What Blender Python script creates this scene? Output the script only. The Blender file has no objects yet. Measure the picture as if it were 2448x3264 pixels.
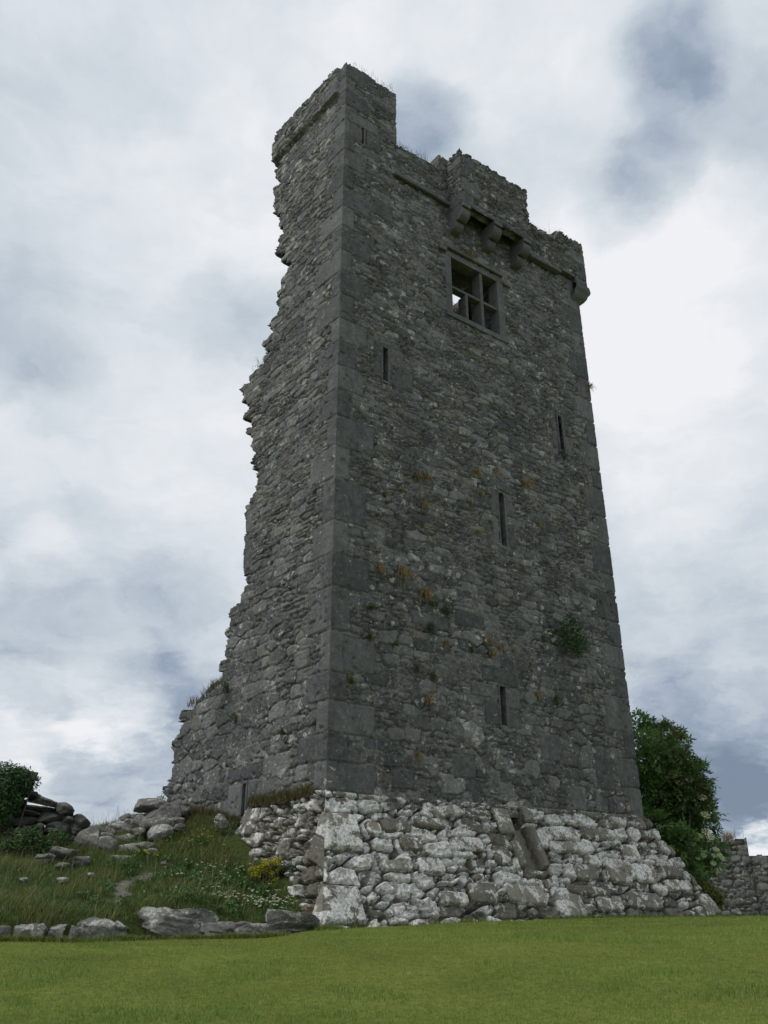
import bpy, bmesh, math, random
import numpy as np
from mathutils import Vector
R = math.radians
scn = bpy.context.scene

# ------------------------------------------------------------------ camera, sky, sun, exposure
# world metres; the eye is at height 0, the ground under the photographer at -1.6
cam_d = bpy.data.cameras.new('camera')
cam = bpy.data.objects.new('camera', cam_d)
scn.collection.objects.link(cam)
cam.location = (0, 0, 0)
cam.rotation_euler = (R(90 + 25.142), 0, R(0.0))
cam_d.sensor_fit = 'VERTICAL'
cam_d.sensor_height = 36.0
cam_d.lens = 36.0 * 2801.15 / 3264
cam_d.clip_end = 3000
scn.camera = cam
scn.view_settings.view_transform = 'Standard'
scn.view_settings.look = 'None'
scn.view_settings.exposure = 0.27
scn.view_settings.gamma = 1.0
scn.cycles.max_bounces = 5
scn.cycles.diffuse_bounces = 3

SUN_DIR = Vector((-0.62, -0.30, 0.85)).normalized()      # towards the sun
sun_el = math.asin(SUN_DIR.z)
sun_rot = math.atan2(SUN_DIR.x, SUN_DIR.y)
sd = bpy.data.lights.new('sun', 'SUN')
sd.energy = 1.3
sd.angle = R(14)
sd.color = (1.0, 0.97, 0.92)
so = bpy.data.objects.new('sun', sd)
scn.collection.objects.link(so)
so.rotation_euler = SUN_DIR.to_track_quat('Z', 'Y').to_euler()

world = bpy.data.worlds.new('World')
scn.world = world
world.use_nodes = True


class NT:
    """small helper for building node trees"""
    def __init__(s, tree):
        s.t = tree; s.n = tree.nodes; s.l = tree.links
    def node(s, typ, **kw):
        n = s.n.new(typ)
        for k, v in kw.items():
            setattr(n, k, v)
        return n
    def put(s, sock, v):
        if v is None: return
        if isinstance(v, bpy.types.NodeSocket): s.l.new(v, sock)
        else:
            if isinstance(v, (tuple, list)) and len(v) == 3 and sock.type == 'RGBA': v = (*v, 1)
            sock.default_value = v
    def math(s, op, a, b=None, c=None, clamp=False):
        n = s.node('ShaderNodeMath', operation=op, use_clamp=clamp)
        s.put(n.inputs[0], a); s.put(n.inputs[1], b)
        if c is not None: s.put(n.inputs[2], c)
        return n.outputs[0]
    def vmath(s, op, a, b=None, out=0):
        n = s.node('ShaderNodeVectorMath', operation=op)
        s.put(n.inputs[0], a)
        if b is not None:
            s.put(n.inputs[3 if op == 'SCALE' else 1], b)
        return n.outputs[out]
    def mix(s, f, a, b, mode='MIX'):
        n = s.node('ShaderNodeMix', data_type='RGBA', blend_type=mode)
        s.put(n.inputs[0], f); s.put(n.inputs[6], a); s.put(n.inputs[7], b)
        return n.outputs[2]
    def noise(s, vec, scale, detail=4, rough=0.55, dist=0.0, out=0):
        n = s.node('ShaderNodeTexNoise')
        if vec is not None: s.l.new(vec, n.inputs['Vector'])
        n.inputs['Scale'].default_value = scale; n.inputs['Detail'].default_value = detail
        n.inputs['Roughness'].default_value = rough; n.inputs['Distortion'].default_value = dist
        return n.outputs[out]
    def vor(s, vec, scale, out='Distance', rnd=1.0):
        n = s.node('ShaderNodeTexVoronoi')
        if vec is not None: s.l.new(vec, n.inputs['Vector'])
        n.inputs['Scale'].default_value = scale; n.inputs['Randomness'].default_value = rnd
        return n.outputs[out]
    def ss(s, x, a, b):
        n = s.node('ShaderNodeMapRange', interpolation_type='SMOOTHSTEP')
        s.put(n.inputs[0], x); s.put(n.inputs[1], a); s.put(n.inputs[2], b)
        return n.outputs[0]
    def ramp(s, x, stops):
        n = s.node('ShaderNodeValToRGB'); r = n.color_ramp
        while len(r.elements) < len(stops): r.elements.new(0.5)
        for e, (p, c) in zip(r.elements, stops):
            e.position = p; e.color = (*c, 1)
        s.put(n.inputs[0], x)
        return n.outputs[0]


def direction(px, py):
    """unit direction for a place in the sky given as azimuth and elevation in degrees"""
    a, e = R(px), R(py)
    return (math.sin(a) * math.cos(e), math.cos(a) * math.cos(e), math.sin(e))


def build_sky():
    w = NT(world.node_tree); w.n.clear()
    tc = w.node('ShaderNodeTexCoord').outputs['Generated']
    sky = w.node('ShaderNodeTexSky', sky_type='NISHITA', sun_disc=False)
    sky.sun_elevation = sun_el; sky.sun_rotation = sun_rot
    sky.air_density = 1.0; sky.dust_density = 2.0
    sep = w.node('ShaderNodeSeparateXYZ'); w.l.new(tc, sep.inputs[0])
    zc = w.math('MAXIMUM', sep.outputs[2], 0.0)
    zz = w.math('ADD', zc, 0.34)
    cmb = w.node('ShaderNodeCombineXYZ')
    w.l.new(w.math('DIVIDE', sep.outputs[0], zz), cmb.inputs[0])
    w.l.new(w.math('DIVIDE', sep.outputs[1], zz), cmb.inputs[1])
    w.l.new(w.math('MULTIPLY', zc, 0.8), cmb.inputs[2])
    p = cmb.outputs[0]
    wob = w.noise(p, 2.6, 8, 0.62, out=1)
    wob = w.vmath('SUBTRACT', wob, (0.5, 0.5, 0.5))
    p2 = w.vmath('ADD', p, w.vmath('SCALE', wob, 0.32))
    dirn = w.vmath('ADD', tc, w.vmath('SCALE', wob, 0.17))
    dirn = w.vmath('NORMALIZE', dirn)
    t = w.noise(p2, 1.5, 8, 0.56, 0.1)
    t = w.math('MULTIPLY_ADD', w.math('SUBTRACT', t, 0.5), 0.80, 0.715)
    t2 = w.noise(w.vmath('MULTIPLY', dirn, (1.0, 1.0, 2.2)), 7.0, 9, 0.60, 0.12)
    t = w.math('ADD', t, w.math('MULTIPLY', w.math('SUBTRACT', t2, 0.5), 0.50))
    # flat layered bases low in the sky
    t3 = w.noise(w.vmath('MULTIPLY', dirn, (1.0, 1.0, 6.0)), 3.2, 6, 0.55, 0.1)
    low = w.ss(sep.outputs[2], 0.50, 0.12)
    t = w.math('ADD', t, w.math('MULTIPLY', low, w.math('MULTIPLY_ADD', w.math('SUBTRACT', t3, 0.5), 1.1, -0.10)))
    # broad bright and dark masses of the cloud deck (azimuth, elevation, radius in degrees, gain)
    for az, el, rad, g in SKY_MASSES:
        d = w.vmath('DOT_PRODUCT', dirn, direction(az, el), out=1)
        m = w.ss(d, math.cos(R(rad)), 1.0)
        t = w.math('ADD', t, w.math('MULTIPLY', m, g))
    t4 = w.noise(w.vmath('ADD', dirn, w.vmath('SCALE', wob, 0.1)), 16.0, 7, 0.6, 0.1)
    t = w.math('ADD', t, w.math('MULTIPLY', w.math('SUBTRACT', t4, 0.5), w.math('MULTIPLY_ADD', w.math('SUBTRACT', 1.0, w.ss(t, 0.2, 0.9)), 0.40, 0.14)))
    t = w.math('MAXIMUM', w.math('MINIMUM', t, 1.0), 0.0)
    cloud = w.ramp(t, [(0.0, (1.75, 2.2, 2.95)), (0.28, (2.6, 3.15, 4.05)), (0.50, (4.0, 4.55, 5.2)),
                       (0.72, (5.3, 5.8, 6.25)), (1.0, (7.2, 7.3, 7.6))])
    cover = w.ss(t, -1.2, 0.1)
    col = w.mix(cover, sky.outputs[0], cloud)
    bg = w.node('ShaderNodeBackground'); bg.inputs[1].default_value = 0.1
    w.l.new(col, bg.inputs[0])
    o = w.node('ShaderNodeOutputWorld'); w.l.new(bg.outputs[0], o.inputs[0])


SKY_MASSES = [
    (27.0, 49.5, 4, -0.34), (26, 46.8, 3, -0.18), (22.0, 44.3, 3.6, -0.36), (18.5, 42.8, 3.2, -0.24), (30, 45.0, 4, -0.16), (3.0, 49.5, 4, -0.42), (5.5, 46.5, 3.5, -0.20),
    (-12, 36.9, 4.5, -0.17), (-26, 34.5, 6, -0.12), (-23.5, 31, 4, -0.10), (-8, 36, 4, -0.10),
    (-22, 17.0, 4, -0.26), (-15, 18, 5, -0.12), (-15, 13.8, 4, -0.20), (-13, 9.0, 4.5, -0.26), (-18, 7.3, 3, -0.30), (-23, 13.0, 4, -0.10),
    (-22.5, 20.5, 3, 0.16), (-17.5, 11.3, 3.0, 0.26), (-22, 9.6, 2.6, 0.26), (-19.5, 5.0, 2.5, 0.22),
    (20.5, 6.8, 5.0, -0.50), (25, 8, 6, -0.42), (18, 11.5, 5, -0.20), (22, 15, 6, -0.10), (22, 2.9, 2.4, 1.0), (26, 2.8, 3, 0.9),
    (20, 37, 9, 0.22), (20, 29, 9, 0.14), (-14, 47, 14, 0.16), (9, 56, 12, 0.18), (-12, 27, 8, 0.12), (-24, 26, 6, 0.08),
]
build_sky()

# ------------------------------------------------------------------ frames measured on the place
C0 = np.array([-0.8863, 13.9719, 1.8266])        # near corner of the tower at the top of its battered base
aR, aL = R(53.608), R(-39.442)
UR = np.array([math.sin(aR), math.cos(aR), 0.0])  # along the wide face, away to the right
UL = np.array([math.sin(aL), math.cos(aL), 0.0])  # along the broken face, away to the left
ZV = np.array([0.0, 0.0, 1.0])
NR = np.array([UR[1], -UR[0], 0.0]); NL = np.array([-UL[1], UL[0], 0.0])  # outward normals
LEAN = 0.0045


# ------------------------------------------------------------------ numeric noise
def _h(ix, iy, seed):
    x = (ix.astype(np.int64) * 374761393 + iy.astype(np.int64) * 668265263 + seed * 2147483647) & 0xFFFFFFFF
    x = ((x ^ (x >> 13)) * 1274126177) & 0xFFFFFFFF
    x = ((x ^ (x >> 16)) * 2246822519) & 0xFFFFFFFF
    return ((x ^ (x >> 15)) & 0xFFFFFF) / float(0x1000000)


def vn(x, y, seed=0):
    ix = np.floor(x); iy = np.floor(y); fx = x - ix; fy = y - iy
    fx = fx * fx * (3 - 2 * fx); fy = fy * fy * (3 - 2 * fy)
    a = _h(ix, iy, seed); b = _h(ix + 1, iy, seed); c = _h(ix, iy + 1, seed); d = _h(ix + 1, iy + 1, seed)
    return (a * (1 - fx) + b * fx) * (1 - fy) + (c * (1 - fx) + d * fx) * fy


def fbm(x, y, seed=0, octv=4, gain=0.5):
    s = 0; a = 1; t = 0
    for i in range(octv):
        s = s + a * vn(x * 2 ** i + i * 17.3, y * 2 ** i - i * 9.1, seed + i * 31); t += a; a *= gain
    return s / t - 0.5


def sm(x, a, b):
    t = np.clip((x - a) / (b - a), 0, 1)
    return t * t * (3 - 2 * t)


def cells(a, b, seed, jx=0.75, jy=0.42, pw=4.0):
    """nearest stones on a jittered, half-bonded lattice: F1, F2, random, centre"""
    ia = np.floor(a); ib = np.floor(b)
    f1 = np.full(a.shape, 1e9); f2 = np.full(a.shape, 1e9)
    rid = np.zeros(a.shape); ca = np.zeros(a.shape); cb = np.zeros(a.shape)
    for dj in (-2, -1, 0, 1, 2):
        for di in (-2, -1, 0, 1, 2):
            jj = ib + dj
            off = 0.5 * (jj % 2)
            ii = ia + di
            r1 = _h(ii, jj, seed); r2 = _h(ii, jj, seed + 7); r3 = _h(ii, jj, seed + 13)
            px = ii + 0.5 + off + (r1 - 0.5) * jx; py = jj + 0.5 + (r2 - 0.5) * jy
            d = (np.abs(a - px) ** pw + np.abs(b - py) ** pw) ** (1 / pw) - (r3 - 0.5) * 0.34
            nearer = d < f1
            f2 = np.where(nearer, f1, np.minimum(f2, d))
            rid = np.where(nearer, _h(ii, jj, seed + 29), rid)
            ca = np.where(nearer, px, ca); cb = np.where(nearer, py, cb)
            f1 = np.where(nearer, d, f1)
    return f1, f2, rid, ca, cb


# ------------------------------------------------------------------ scene helpers
def tag(o, label=None, cat=None, group=None, kind=None):
    if label: o['label'] = label
    if cat: o['category'] = cat
    if group: o['group'] = group
    if kind: o['kind'] = kind
    return o


def empty(name, loc, label, cat, group=None):
    o = bpy.data.objects.new(name, None)
    o.location = loc; o.empty_display_size = 0.2
    scn.collection.objects.link(o)
    return tag(o, label, cat, group)


def mesh_obj(name, V, F, mat, parent=None, attrs=None, smooth=True, origin=None):
    """V n x 3 (world), F m x k or a list of faces; one mesh object"""
    V = np.asarray(V, dtype=np.float64)
    base = np.array(parent.location) if parent is not None and parent.parent is None else np.zeros(3)
    if parent is not None and parent.parent is not None:
        base = np.array(parent.parent.location)
    if parent is not None and parent.type == 'MESH' and parent.parent is None:
        base = np.array(parent.location)
    if parent is None:
        base = V.mean(0) * 1.0 if origin is None else np.array(origin)
        if origin is None: base[2] = V[:, 2].min()
    me = bpy.data.meshes.new(name)
    loc = (V - base).astype(np.float32)
    if isinstance(F, np.ndarray):
        m, k = F.shape
        me.vertices.add(len(V)); me.vertices.foreach_set('co', loc.ravel())
        me.loops.add(m * k); me.loops.foreach_set('vertex_index', F.astype(np.int32).ravel())
        me.polygons.add(m)
        me.polygons.foreach_set('loop_start', np.arange(0, m * k, k, dtype=np.int32))
        me.polygons.foreach_set('loop_total', np.full(m, k, dtype=np.int32))
        me.update(calc_edges=True)
    else:
        me.from_pydata([tuple(v) for v in loc], [], F); me.update()
    for an, arr in (attrs or {}).items():
        arr = np.asarray(arr, dtype=np.float32)
        at = me.attributes.new(an, 'FLOAT_COLOR', 'POINT')
        if arr.shape[1] == 3: arr = np.hstack([arr, np.ones((len(arr), 1), np.float32)])
        at.data.foreach_set('color', arr.ravel())
    if smooth:
        me.polygons.foreach_set('use_smooth', np.ones(len(me.polygons), dtype=bool))
    me.materials.append(mat)
    o = bpy.data.objects.new(name, me)
    scn.collection.objects.link(o)
    if parent is not None:
        o.parent = parent
        if parent.parent is not None: o.location = (0, 0, 0)
    else:
        o.location = tuple(base)
    return o


class Soup:
    """collects quads/tris as polygon soup"""
    def __init__(s): s.v = []; s.f = []
    def add(s, V, F):
        o = len(s.v); s.v += [tuple(map(float, v)) for v in V]; s.f += [tuple(i + o for i in f) for f in F]
    def box(s, org, U, W, Zd, u0, u1, w0, w1, z0, z1):
        c = [(u, w_, z) for u in (u0, u1) for w_ in (w0, w1) for z in (z0, z1)]
        V = [org + U * a + W * b + Zd * d for a, b, d in c]
        s.add(V, [(0, 1, 3, 2), (4, 6, 7, 5), (0, 4, 5, 1), (2, 3, 7, 6), (0, 2, 6, 4), (1, 5, 7, 3)])
    def tube(s, pts, rads, n=6):
        pts = [np.array(p, float) for p in pts]; rings = []
        for i, p in enumerate(pts):
            t = pts[min(i + 1, len(pts) - 1)] - pts[max(i - 1, 0)]; t /= (np.linalg.norm(t) + 1e-9)
            a = np.cross(t, (0.3, 0.2, 1) if abs(t[2]) < .9 else (1, 0, 0)); a /= np.linalg.norm(a); b = np.cross(t, a)
            rings.append([p + (a * math.cos(k * 2 * math.pi / n) + b * math.sin(k * 2 * math.pi / n)) * rads[i] for k in range(n)])
        F = []
        for i in range(len(pts) - 1):
            for k in range(n):
                F.append((i * n + k, i * n + (k + 1) % n, (i + 1) * n + (k + 1) % n, (i + 1) * n + k))
        F.append(tuple(range(n))); F.append(tuple((len(pts) - 1) * n + k for k in range(n)))
        s.add([v for r in rings for v in r], F)
    def build(s, name, mat, parent=None, **kw):
        attrs = kw.pop('attrs', None)
        return mesh_obj(name, s.v, s.f, mat, parent, attrs=attrs, **kw)
    def bevel_build(s, name, mat, parent, width=0.012, seg=2):
        o = s.build(name, mat, parent, smooth=False)
        m = o.modifiers.new('bevel', 'BEVEL'); m.width = width; m.segments = seg; m.limit_method = 'ANGLE'
        return o


# ------------------------------------------------------------------ materials
def stone_mat(name, dark, light, mortar, patch=(0.56, 0.56, 0.51), warm=(0.20, 0.165, 0.12), lichen=1.0, bump=1.0):
    """stone reading the masonry attribute sc = (random, joint, dressed, paleness)"""
    m = bpy.data.materials.new(name); m.use_nodes = True
    w = NT(m.node_tree); w.n.clear()
    at = w.node('ShaderNodeAttribute', attribute_name='sc')
    sp = w.node('ShaderNodeSeparateColor'); w.l.new(at.outputs['Color'], sp.inputs[0])
    rnd, joint, dressed, pale = sp.outputs[0], sp.outputs[1], sp.outputs[2], at.outputs['Alpha']
    geo = w.node('ShaderNodeNewGeometry').outputs['Position']
    n1 = w.noise(geo, 1.1, 5, 0.6)
    n2 = w.noise(geo, 9.0, 6, 0.65)
    n3 = w.noise(geo, 42.0, 4, 0.7)
    t = w.math('ADD', w.math('MULTIPLY', rnd, 0.62), w.math('MULTIPLY', w.math('SUBTRACT', n2, 0.5), 1.3))
    t = w.math('ADD', t, w.math('MULTIPLY', w.math('SUBTRACT', n3, 0.5), 0.7))
    t = w.math('ADD', t, w.math('MULTIPLY', w.math('SUBTRACT', n1, 0.5), 0.9), clamp=True)
    tq = w.math('ADD', w.math('MULTIPLY_ADD', rnd, 0.36, 0.0), w.math('MULTIPLY', w.math('SUBTRACT', n2, 0.5), 0.9))
    tq = w.math('ADD', tq, w.math('MULTIPLY', w.math('SUBTRACT', w.noise(geo, 3.0, 5, 0.6), 0.5), 0.7), clamp=True)
    t = w.math('ADD', w.math('MULTIPLY', t, w.math('SUBTRACT', 1.0, dressed)), w.math('MULTIPLY', tq, dressed))
    col = w.mix(t, dark, light)
    # a few brownish or bluish stones
    wf = w.math('MULTIPLY', w.ss(w.noise(geo, 2.3, 3, 0.6), 0.50, 0.72), w.math('SUBTRACT', 1.0, w.math('MULTIPLY', dressed, 0.8)))
    col = w.mix(w.math('MULTIPLY', wf, 0.38), col, warm)
    # mortar and dirt in the joints
    mo = w.mix(w.ss(n3, 0.35, 0.65), mortar, tuple(c * 0.45 for c in mortar))
    jf = w.math('MULTIPLY', w.ss(joint, 0.30, 0.75), w.ss(n2, 0.36, 0.56))
    col = w.mix(w.math('MULTIPLY', jf, 0.85), col, mo)
    # grey-white crustose lichen: thin blotches and round spots
    big = w.noise(geo, 4.2, 9, 0.70, 0.4)
    blotch = w.ss(w.math('ADD', big, w.math('MULTIPLY', w.math('SUBTRACT', pale, 0.5), 0.42)), 0.590, 0.625)
    v = w.vor(w.vmath('ADD', geo, w.vmath('SCALE', w.noise(geo, 14.0, 3, out=1), 0.05)), 5.5)
    vr = w.node('ShaderNodeSeparateColor'); w.l.new(w.vor(w.vmath('ADD', geo, w.vmath('SCALE', w.noise(geo, 14.0, 3, out=1), 0.05)), 5.5, 'Color'), vr.inputs[0])
    rad = w.math('MULTIPLY', w.math('MULTIPLY', w.ss(vr.outputs[0], 0.62, 1.0), 0.32), w.math('SUBTRACT', 1.0, w.math('MULTIPLY', dressed, 0.55)))
    spot = w.math('GREATER_THAN', rad, w.math('ADD', v, 0.0))
    lf = w.math('MAXIMUM', w.math('MULTIPLY', blotch, 0.9), w.math('MULTIPLY', spot, 0.75 * lichen))
    lf = w.math('MULTIPLY', lf, w.math('SUBTRACT', 1.0, w.math('MULTIPLY', w.ss(joint, 0.35, 0.8), 0.8)))
    lc = w.mix(w.ss(w.noise(geo, 26.0, 4, 0.6), 0.36, 0.62), tuple(c * 0.52 for c in patch), patch)
    col = w.mix(lf, col, lc)
    # tiny pale crystals / crumbs
    cr = w.ss(w.noise(geo, 17.0, 5, 0.62), 0.605, 0.665)
    cr = w.math('MULTIPLY', cr, w.math('SUBTRACT', 1.0, w.math('MULTIPLY', dressed, 0.55)))
    col = w.mix(w.math('MULTIPLY', cr, 0.62 * lichen), col, patch)
    # shade of deep cracks painted dark into the open joints
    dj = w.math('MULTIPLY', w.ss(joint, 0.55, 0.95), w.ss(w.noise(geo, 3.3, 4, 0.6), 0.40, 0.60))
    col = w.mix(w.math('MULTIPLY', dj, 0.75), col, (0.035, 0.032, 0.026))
    # long weather streaks down the wall
    mp = w.node('ShaderNodeMapping'); mp.inputs['Scale'].default_value = (1.3, 1.3, 0.22); w.l.new(geo, mp.inputs[0])
    st = w.ss(w.noise(mp.outputs[0], 1.5, 4, 0.6), 0.40, 0.66)
    col = w.mix(w.math('MULTIPLY', st, 0.30), col, tuple(c * 0.75 for c in dark), 'MIX')
    b = w.node('ShaderNodeBsdfPrincipled'); b.inputs['Roughness'].default_value = 0.92
    b.inputs['Specular IOR Level'].default_value = 0.25
    w.l.new(col, b.inputs['Base Color'])
    hb = w.math('ADD', w.math('MULTIPLY', w.noise(geo, 22.0, 6, 0.7), 0.030 * bump), w.math('MULTIPLY', n3, 0.008 * bump))
    bp = w.node('ShaderNodeBump'); bp.inputs['Strength'].default_value = 0.9; bp.inputs['Distance'].default_value = 1.0
    w.l.new(hb, bp.inputs['Height']); w.l.new(bp.outputs[0], b.inputs['Normal'])
    o = w.node('ShaderNodeOutputMaterial'); w.l.new(b.outputs[0], o.inputs[0])
    return m


def leaf_mat(name, rough=0.55, trans=0.25):
    m = bpy.data.materials.new(name); m.use_nodes = True
    w = NT(m.node_tree); w.n.clear()
    at = w.node('ShaderNodeAttribute', attribute_name='col')
    b = w.node('ShaderNodeBsdfPrincipled'); b.inputs['Roughness'].default_value = rough
    b.inputs['Specular IOR Level'].default_value = 0.3
    w.l.new(at.outputs['Color'], b.inputs['Base Color'])
    tr = w.node('ShaderNodeBsdfTranslucent'); w.l.new(at.outputs['Color'], tr.inputs[0])
    mx = w.node('ShaderNodeMixShader'); mx.inputs[0].default_value = trans
    w.l.new(b.outputs[0], mx.inputs[1]); w.l.new(tr.outputs[0], mx.inputs[2])
    o = w.node('ShaderNodeOutputMaterial'); w.l.new(mx.outputs[0], o.inputs[0])
    return m


def plain_mat(name, c1, c2, scale=8.0, rough=0.9, bump=0.01):
    m = bpy.data.materials.new(name); m.use_nodes = True
    w = NT(m.node_tree); w.n.clear()
    geo = w.node('ShaderNodeNewGeometry').outputs['Position']
    n = w.noise(geo, scale, 6, 0.65)
    b = w.node('ShaderNodeBsdfPrincipled'); b.inputs['Roughness'].default_value = rough
    w.l.new(w.mix(w.ss(n, 0.3, 0.7), c1, c2), b.inputs['Base Color'])
    bp = w.node('ShaderNodeBump'); bp.inputs['Distance'].default_value = bump * 4; w.l.new(w.noise(geo, scale * 4, 5, 0.7), bp.inputs['Height'])
    w.l.new(bp.outputs[0], b.inputs['Normal'])
    o = w.node('ShaderNodeOutputMaterial'); w.l.new(b.outputs[0], o.inputs[0])
    return m


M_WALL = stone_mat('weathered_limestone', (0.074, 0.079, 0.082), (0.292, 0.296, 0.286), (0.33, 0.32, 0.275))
M_BASE = stone_mat('lichened_limestone', (0.13, 0.120, 0.098), (0.38, 0.355, 0.30), (0.09, 0.07, 0.05), patch=(0.86, 0.85, 0.81), lichen=0.8)
M_ROCK = stone_mat('field_rock', (0.12, 0.117, 0.106), (0.40, 0.385, 0.35), (0.10, 0.09, 0.07), patch=(0.68, 0.67, 0.61), lichen=0.6, bump=2.2)
M_DRESSED = stone_mat('dressed_limestone', (0.09, 0.096, 0.098), (0.24, 0.243, 0.235), (0.25, 0.24, 0.2), lichen=0.35, bump=0.5)
M_LEAF = leaf_mat('leaf')
M_BLADE = leaf_mat('grass_blade', 0.6, 0.3)
M_BARK = plain_mat('bark', (0.06, 0.05, 0.035), (0.14, 0.12, 0.09), 20)
M_PETAL = leaf_mat('petal', 0.7, 0.3)


QJ = [0.49, 0.93, 1.44, 1.92, 2.61, 3.38, 3.99, 4.62, 5.46, 6.12, 6.77, 7.35, 7.89, 8.45, 9.0, 9.62, 10.2, 10.75, 11.4,
      11.95, 12.5, 13.1, 13.6, 14.06, 14.5, 14.98, 15.45, 15.9, -.27, -.88, -1.29]      # bed joints of the corner stones

# ------------------------------------------------------------------ masonry as real relief
def layout(u, z, seed, size_fn, quoins=(), depth=0.035, big_share=0.5, wav=0.05, aspect=2.1, pale_fn=None,
           rough=0.012, tilt=0.10, fill_fn=None, lam=0.0, round_r=0.03, facet=0.0):
    """relief (outward, metres) and attribute for points (u, z) of a wall face"""
    s = size_fn(z)
    zz = z + wav * 2 * fbm(u * 1.3, z * 1.3, seed + 3, 3) + 0.02 * fbm(u * 9, z * 9, seed + 5, 2)
    uu = u + wav * 1.5 * fbm(u * 1.6 + 50, z * 1.6, seed + 4, 3)
    # height coordinate in courses
    zg = np.linspace(z.min() - 1, z.max() + 1, 600)
    cum = np.concatenate([[0], np.cumsum(np.diff(zg) / size_fn((zg[1:] + zg[:-1]) / 2))])
    b = np.interp(zz, zg, cum)
    zinv = lambda q: np.interp(q, cum, zg)
    smid = float(np.mean(size_fn(zg)))
    a = uu / (s * aspect) if isinstance(s, float) else uu / (smid * aspect) * 1.0
    F1, F2, r1, ca, cb = cells(a, b, seed)
    e1 = (F2 - F1) * 0.5 * s
    sub = 2.1
    G1, G2, r2, ga, gb = cells(a * 1.7 + 31, b * sub + 11, seed + 101)
    e2 = (G2 - G1) * 0.5 * s / sub
    use = r1 > big_share
    e = np.where(use, np.minimum(e1, e2), e1)
    rnd = np.where(use, (r1 * 7.31 + r2) % 1.0, (r1 * 13.7) % 1.0)
    cu = ca * (smid * aspect); cz = zinv(cb)
    rr = np.where(use, round_r * 0.6, round_r)
    prof = sm(e, 0.002, rr)
    fill = np.clip(0.5 + 1.5 * fbm(u * 0.7, z * 0.7, seed + 21, 3), 0, 1) if fill_fn is None else fill_fn(u, z)
    D = depth * (1.15 - 0.8 * fill)
    gap = sm(e, 0.011, 0.003) * sm(fbm(u * 2.2, z * 4.5, seed + 23, 3), -0.10, 0.06)
    h = D * (prof - 1) - gap * (depth * 0.5 + 0.022) + (rnd - 0.5) * depth * 0.7 * (1.1 - 0.6 * fill)
    h = h + tilt * ((rnd * 5.7 % 1.0) - 0.5) * np.clip(z - cz, -0.15, 0.15) + tilt * ((rnd * 9.1 % 1.0) - 0.5) * np.clip(u - cu, -0.2, 0.2)
    h = h + rough * 2 * fbm(u * 14, z * 18, seed + 9, 4, 0.6)
    if facet > 0:   # broken, angular faces
        h = h - facet * np.abs(fbm(u * 4 + rnd * 30, z * 6 + rnd * 11, seed + 19, 3)) + facet * .2
    if lam > 0:   # bedding planes weathered out of the stone
        bed = fbm(u * 2.5 + rnd * 40, (z + 0.05 * fbm(u * 3, z * 3, 5, 2)) * 34, seed + 15, 3)
        h = h - lam * np.clip(-bed * 3.2 - 0.1, 0, 1) * ((rnd * 3.3 % 1.0) > 0.35)
    # missing chips and pinning holes
    hole = sm(fbm(u * 7, z * 9, seed + 17, 3), 0.24, 0.34) * (1 - prof * 0.6)
    h = h - hole * depth * 1.0
    joint = 1 - prof
    dressed = np.zeros_like(u)
    pale = np.full(u.shape, 0.5) if pale_fn is None else pale_fn(u, z, rnd)
    pale = pale + (rnd * 3.77 % 1.0 - 0.5) * 0.18
    for k, q in enumerate(quoins):
        q0, q1, z0, z1 = q[:4]
        opt = q[4] if len(q) > 4 else {}
        wp = opt.get('warp', 3.2)
        wu = u + wp * 0.014 * fbm(z * 4, u * 3 + k, seed + 40 + k, 3); wz = z + opt.get('slope', 0.0) * (u - q0) + wp * 0.02 * fbm(u * 2, z * 0.5 + k, seed + 41 + k, 2)
        du = np.minimum(wu - q0, q1 - wu); dz = np.minimum(wz - z0, z1 - wz)
        if opt.get('open0', True) and q0 <= 0.001: du = q1 - wu
        if opt.get('open1'): du = wu - q0
        rad = opt.get('r', 0.012)
        d = np.minimum(du, dz)
        if rad > 0.03:
            kx = np.clip(rad - du, 0, None); kz = np.clip(rad - dz, 0, None)
            d = np.where((kx > 0) & (kz > 0), rad - np.sqrt(kx * kx + kz * kz), d)
        ins = d > -0.004
        rk = (0.37 * (k + 1) * 1.618) % 1.0
        pr = sm(d, 0.0, opt.get('edge', 0.024))
        hq = opt.get('depth', 0.034) * (pr - 1) + opt.get('h', 0.004) + 0.016 * fbm(u * 9, z * 9, seed + 60 + k, 5) - opt.get('chip', 0.03) * sm(fbm(u * 6, z * 6, seed + 65 + k, 3), .2, .32) + opt.get('bulge', 0.0) * sm(d, 0, 0.3)
        h = np.where(ins, hq, h)
        rnd = np.where(ins, rk, rnd); joint = np.where(ins, 1 - pr, joint)
        dressed = np.where(ins, opt.get('dressed', 1.0), dressed)
        pale = np.where(ins, opt.get('pale', 0.30 + 0.15 * rk), pale)
        cu = np.where(ins, (q0 + q1) / 2, cu); cz = np.where(ins, (z0 + z1) / 2, cz)
    return h, np.stack([rnd, joint, dressed, pale], -1), cu, cz


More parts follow.
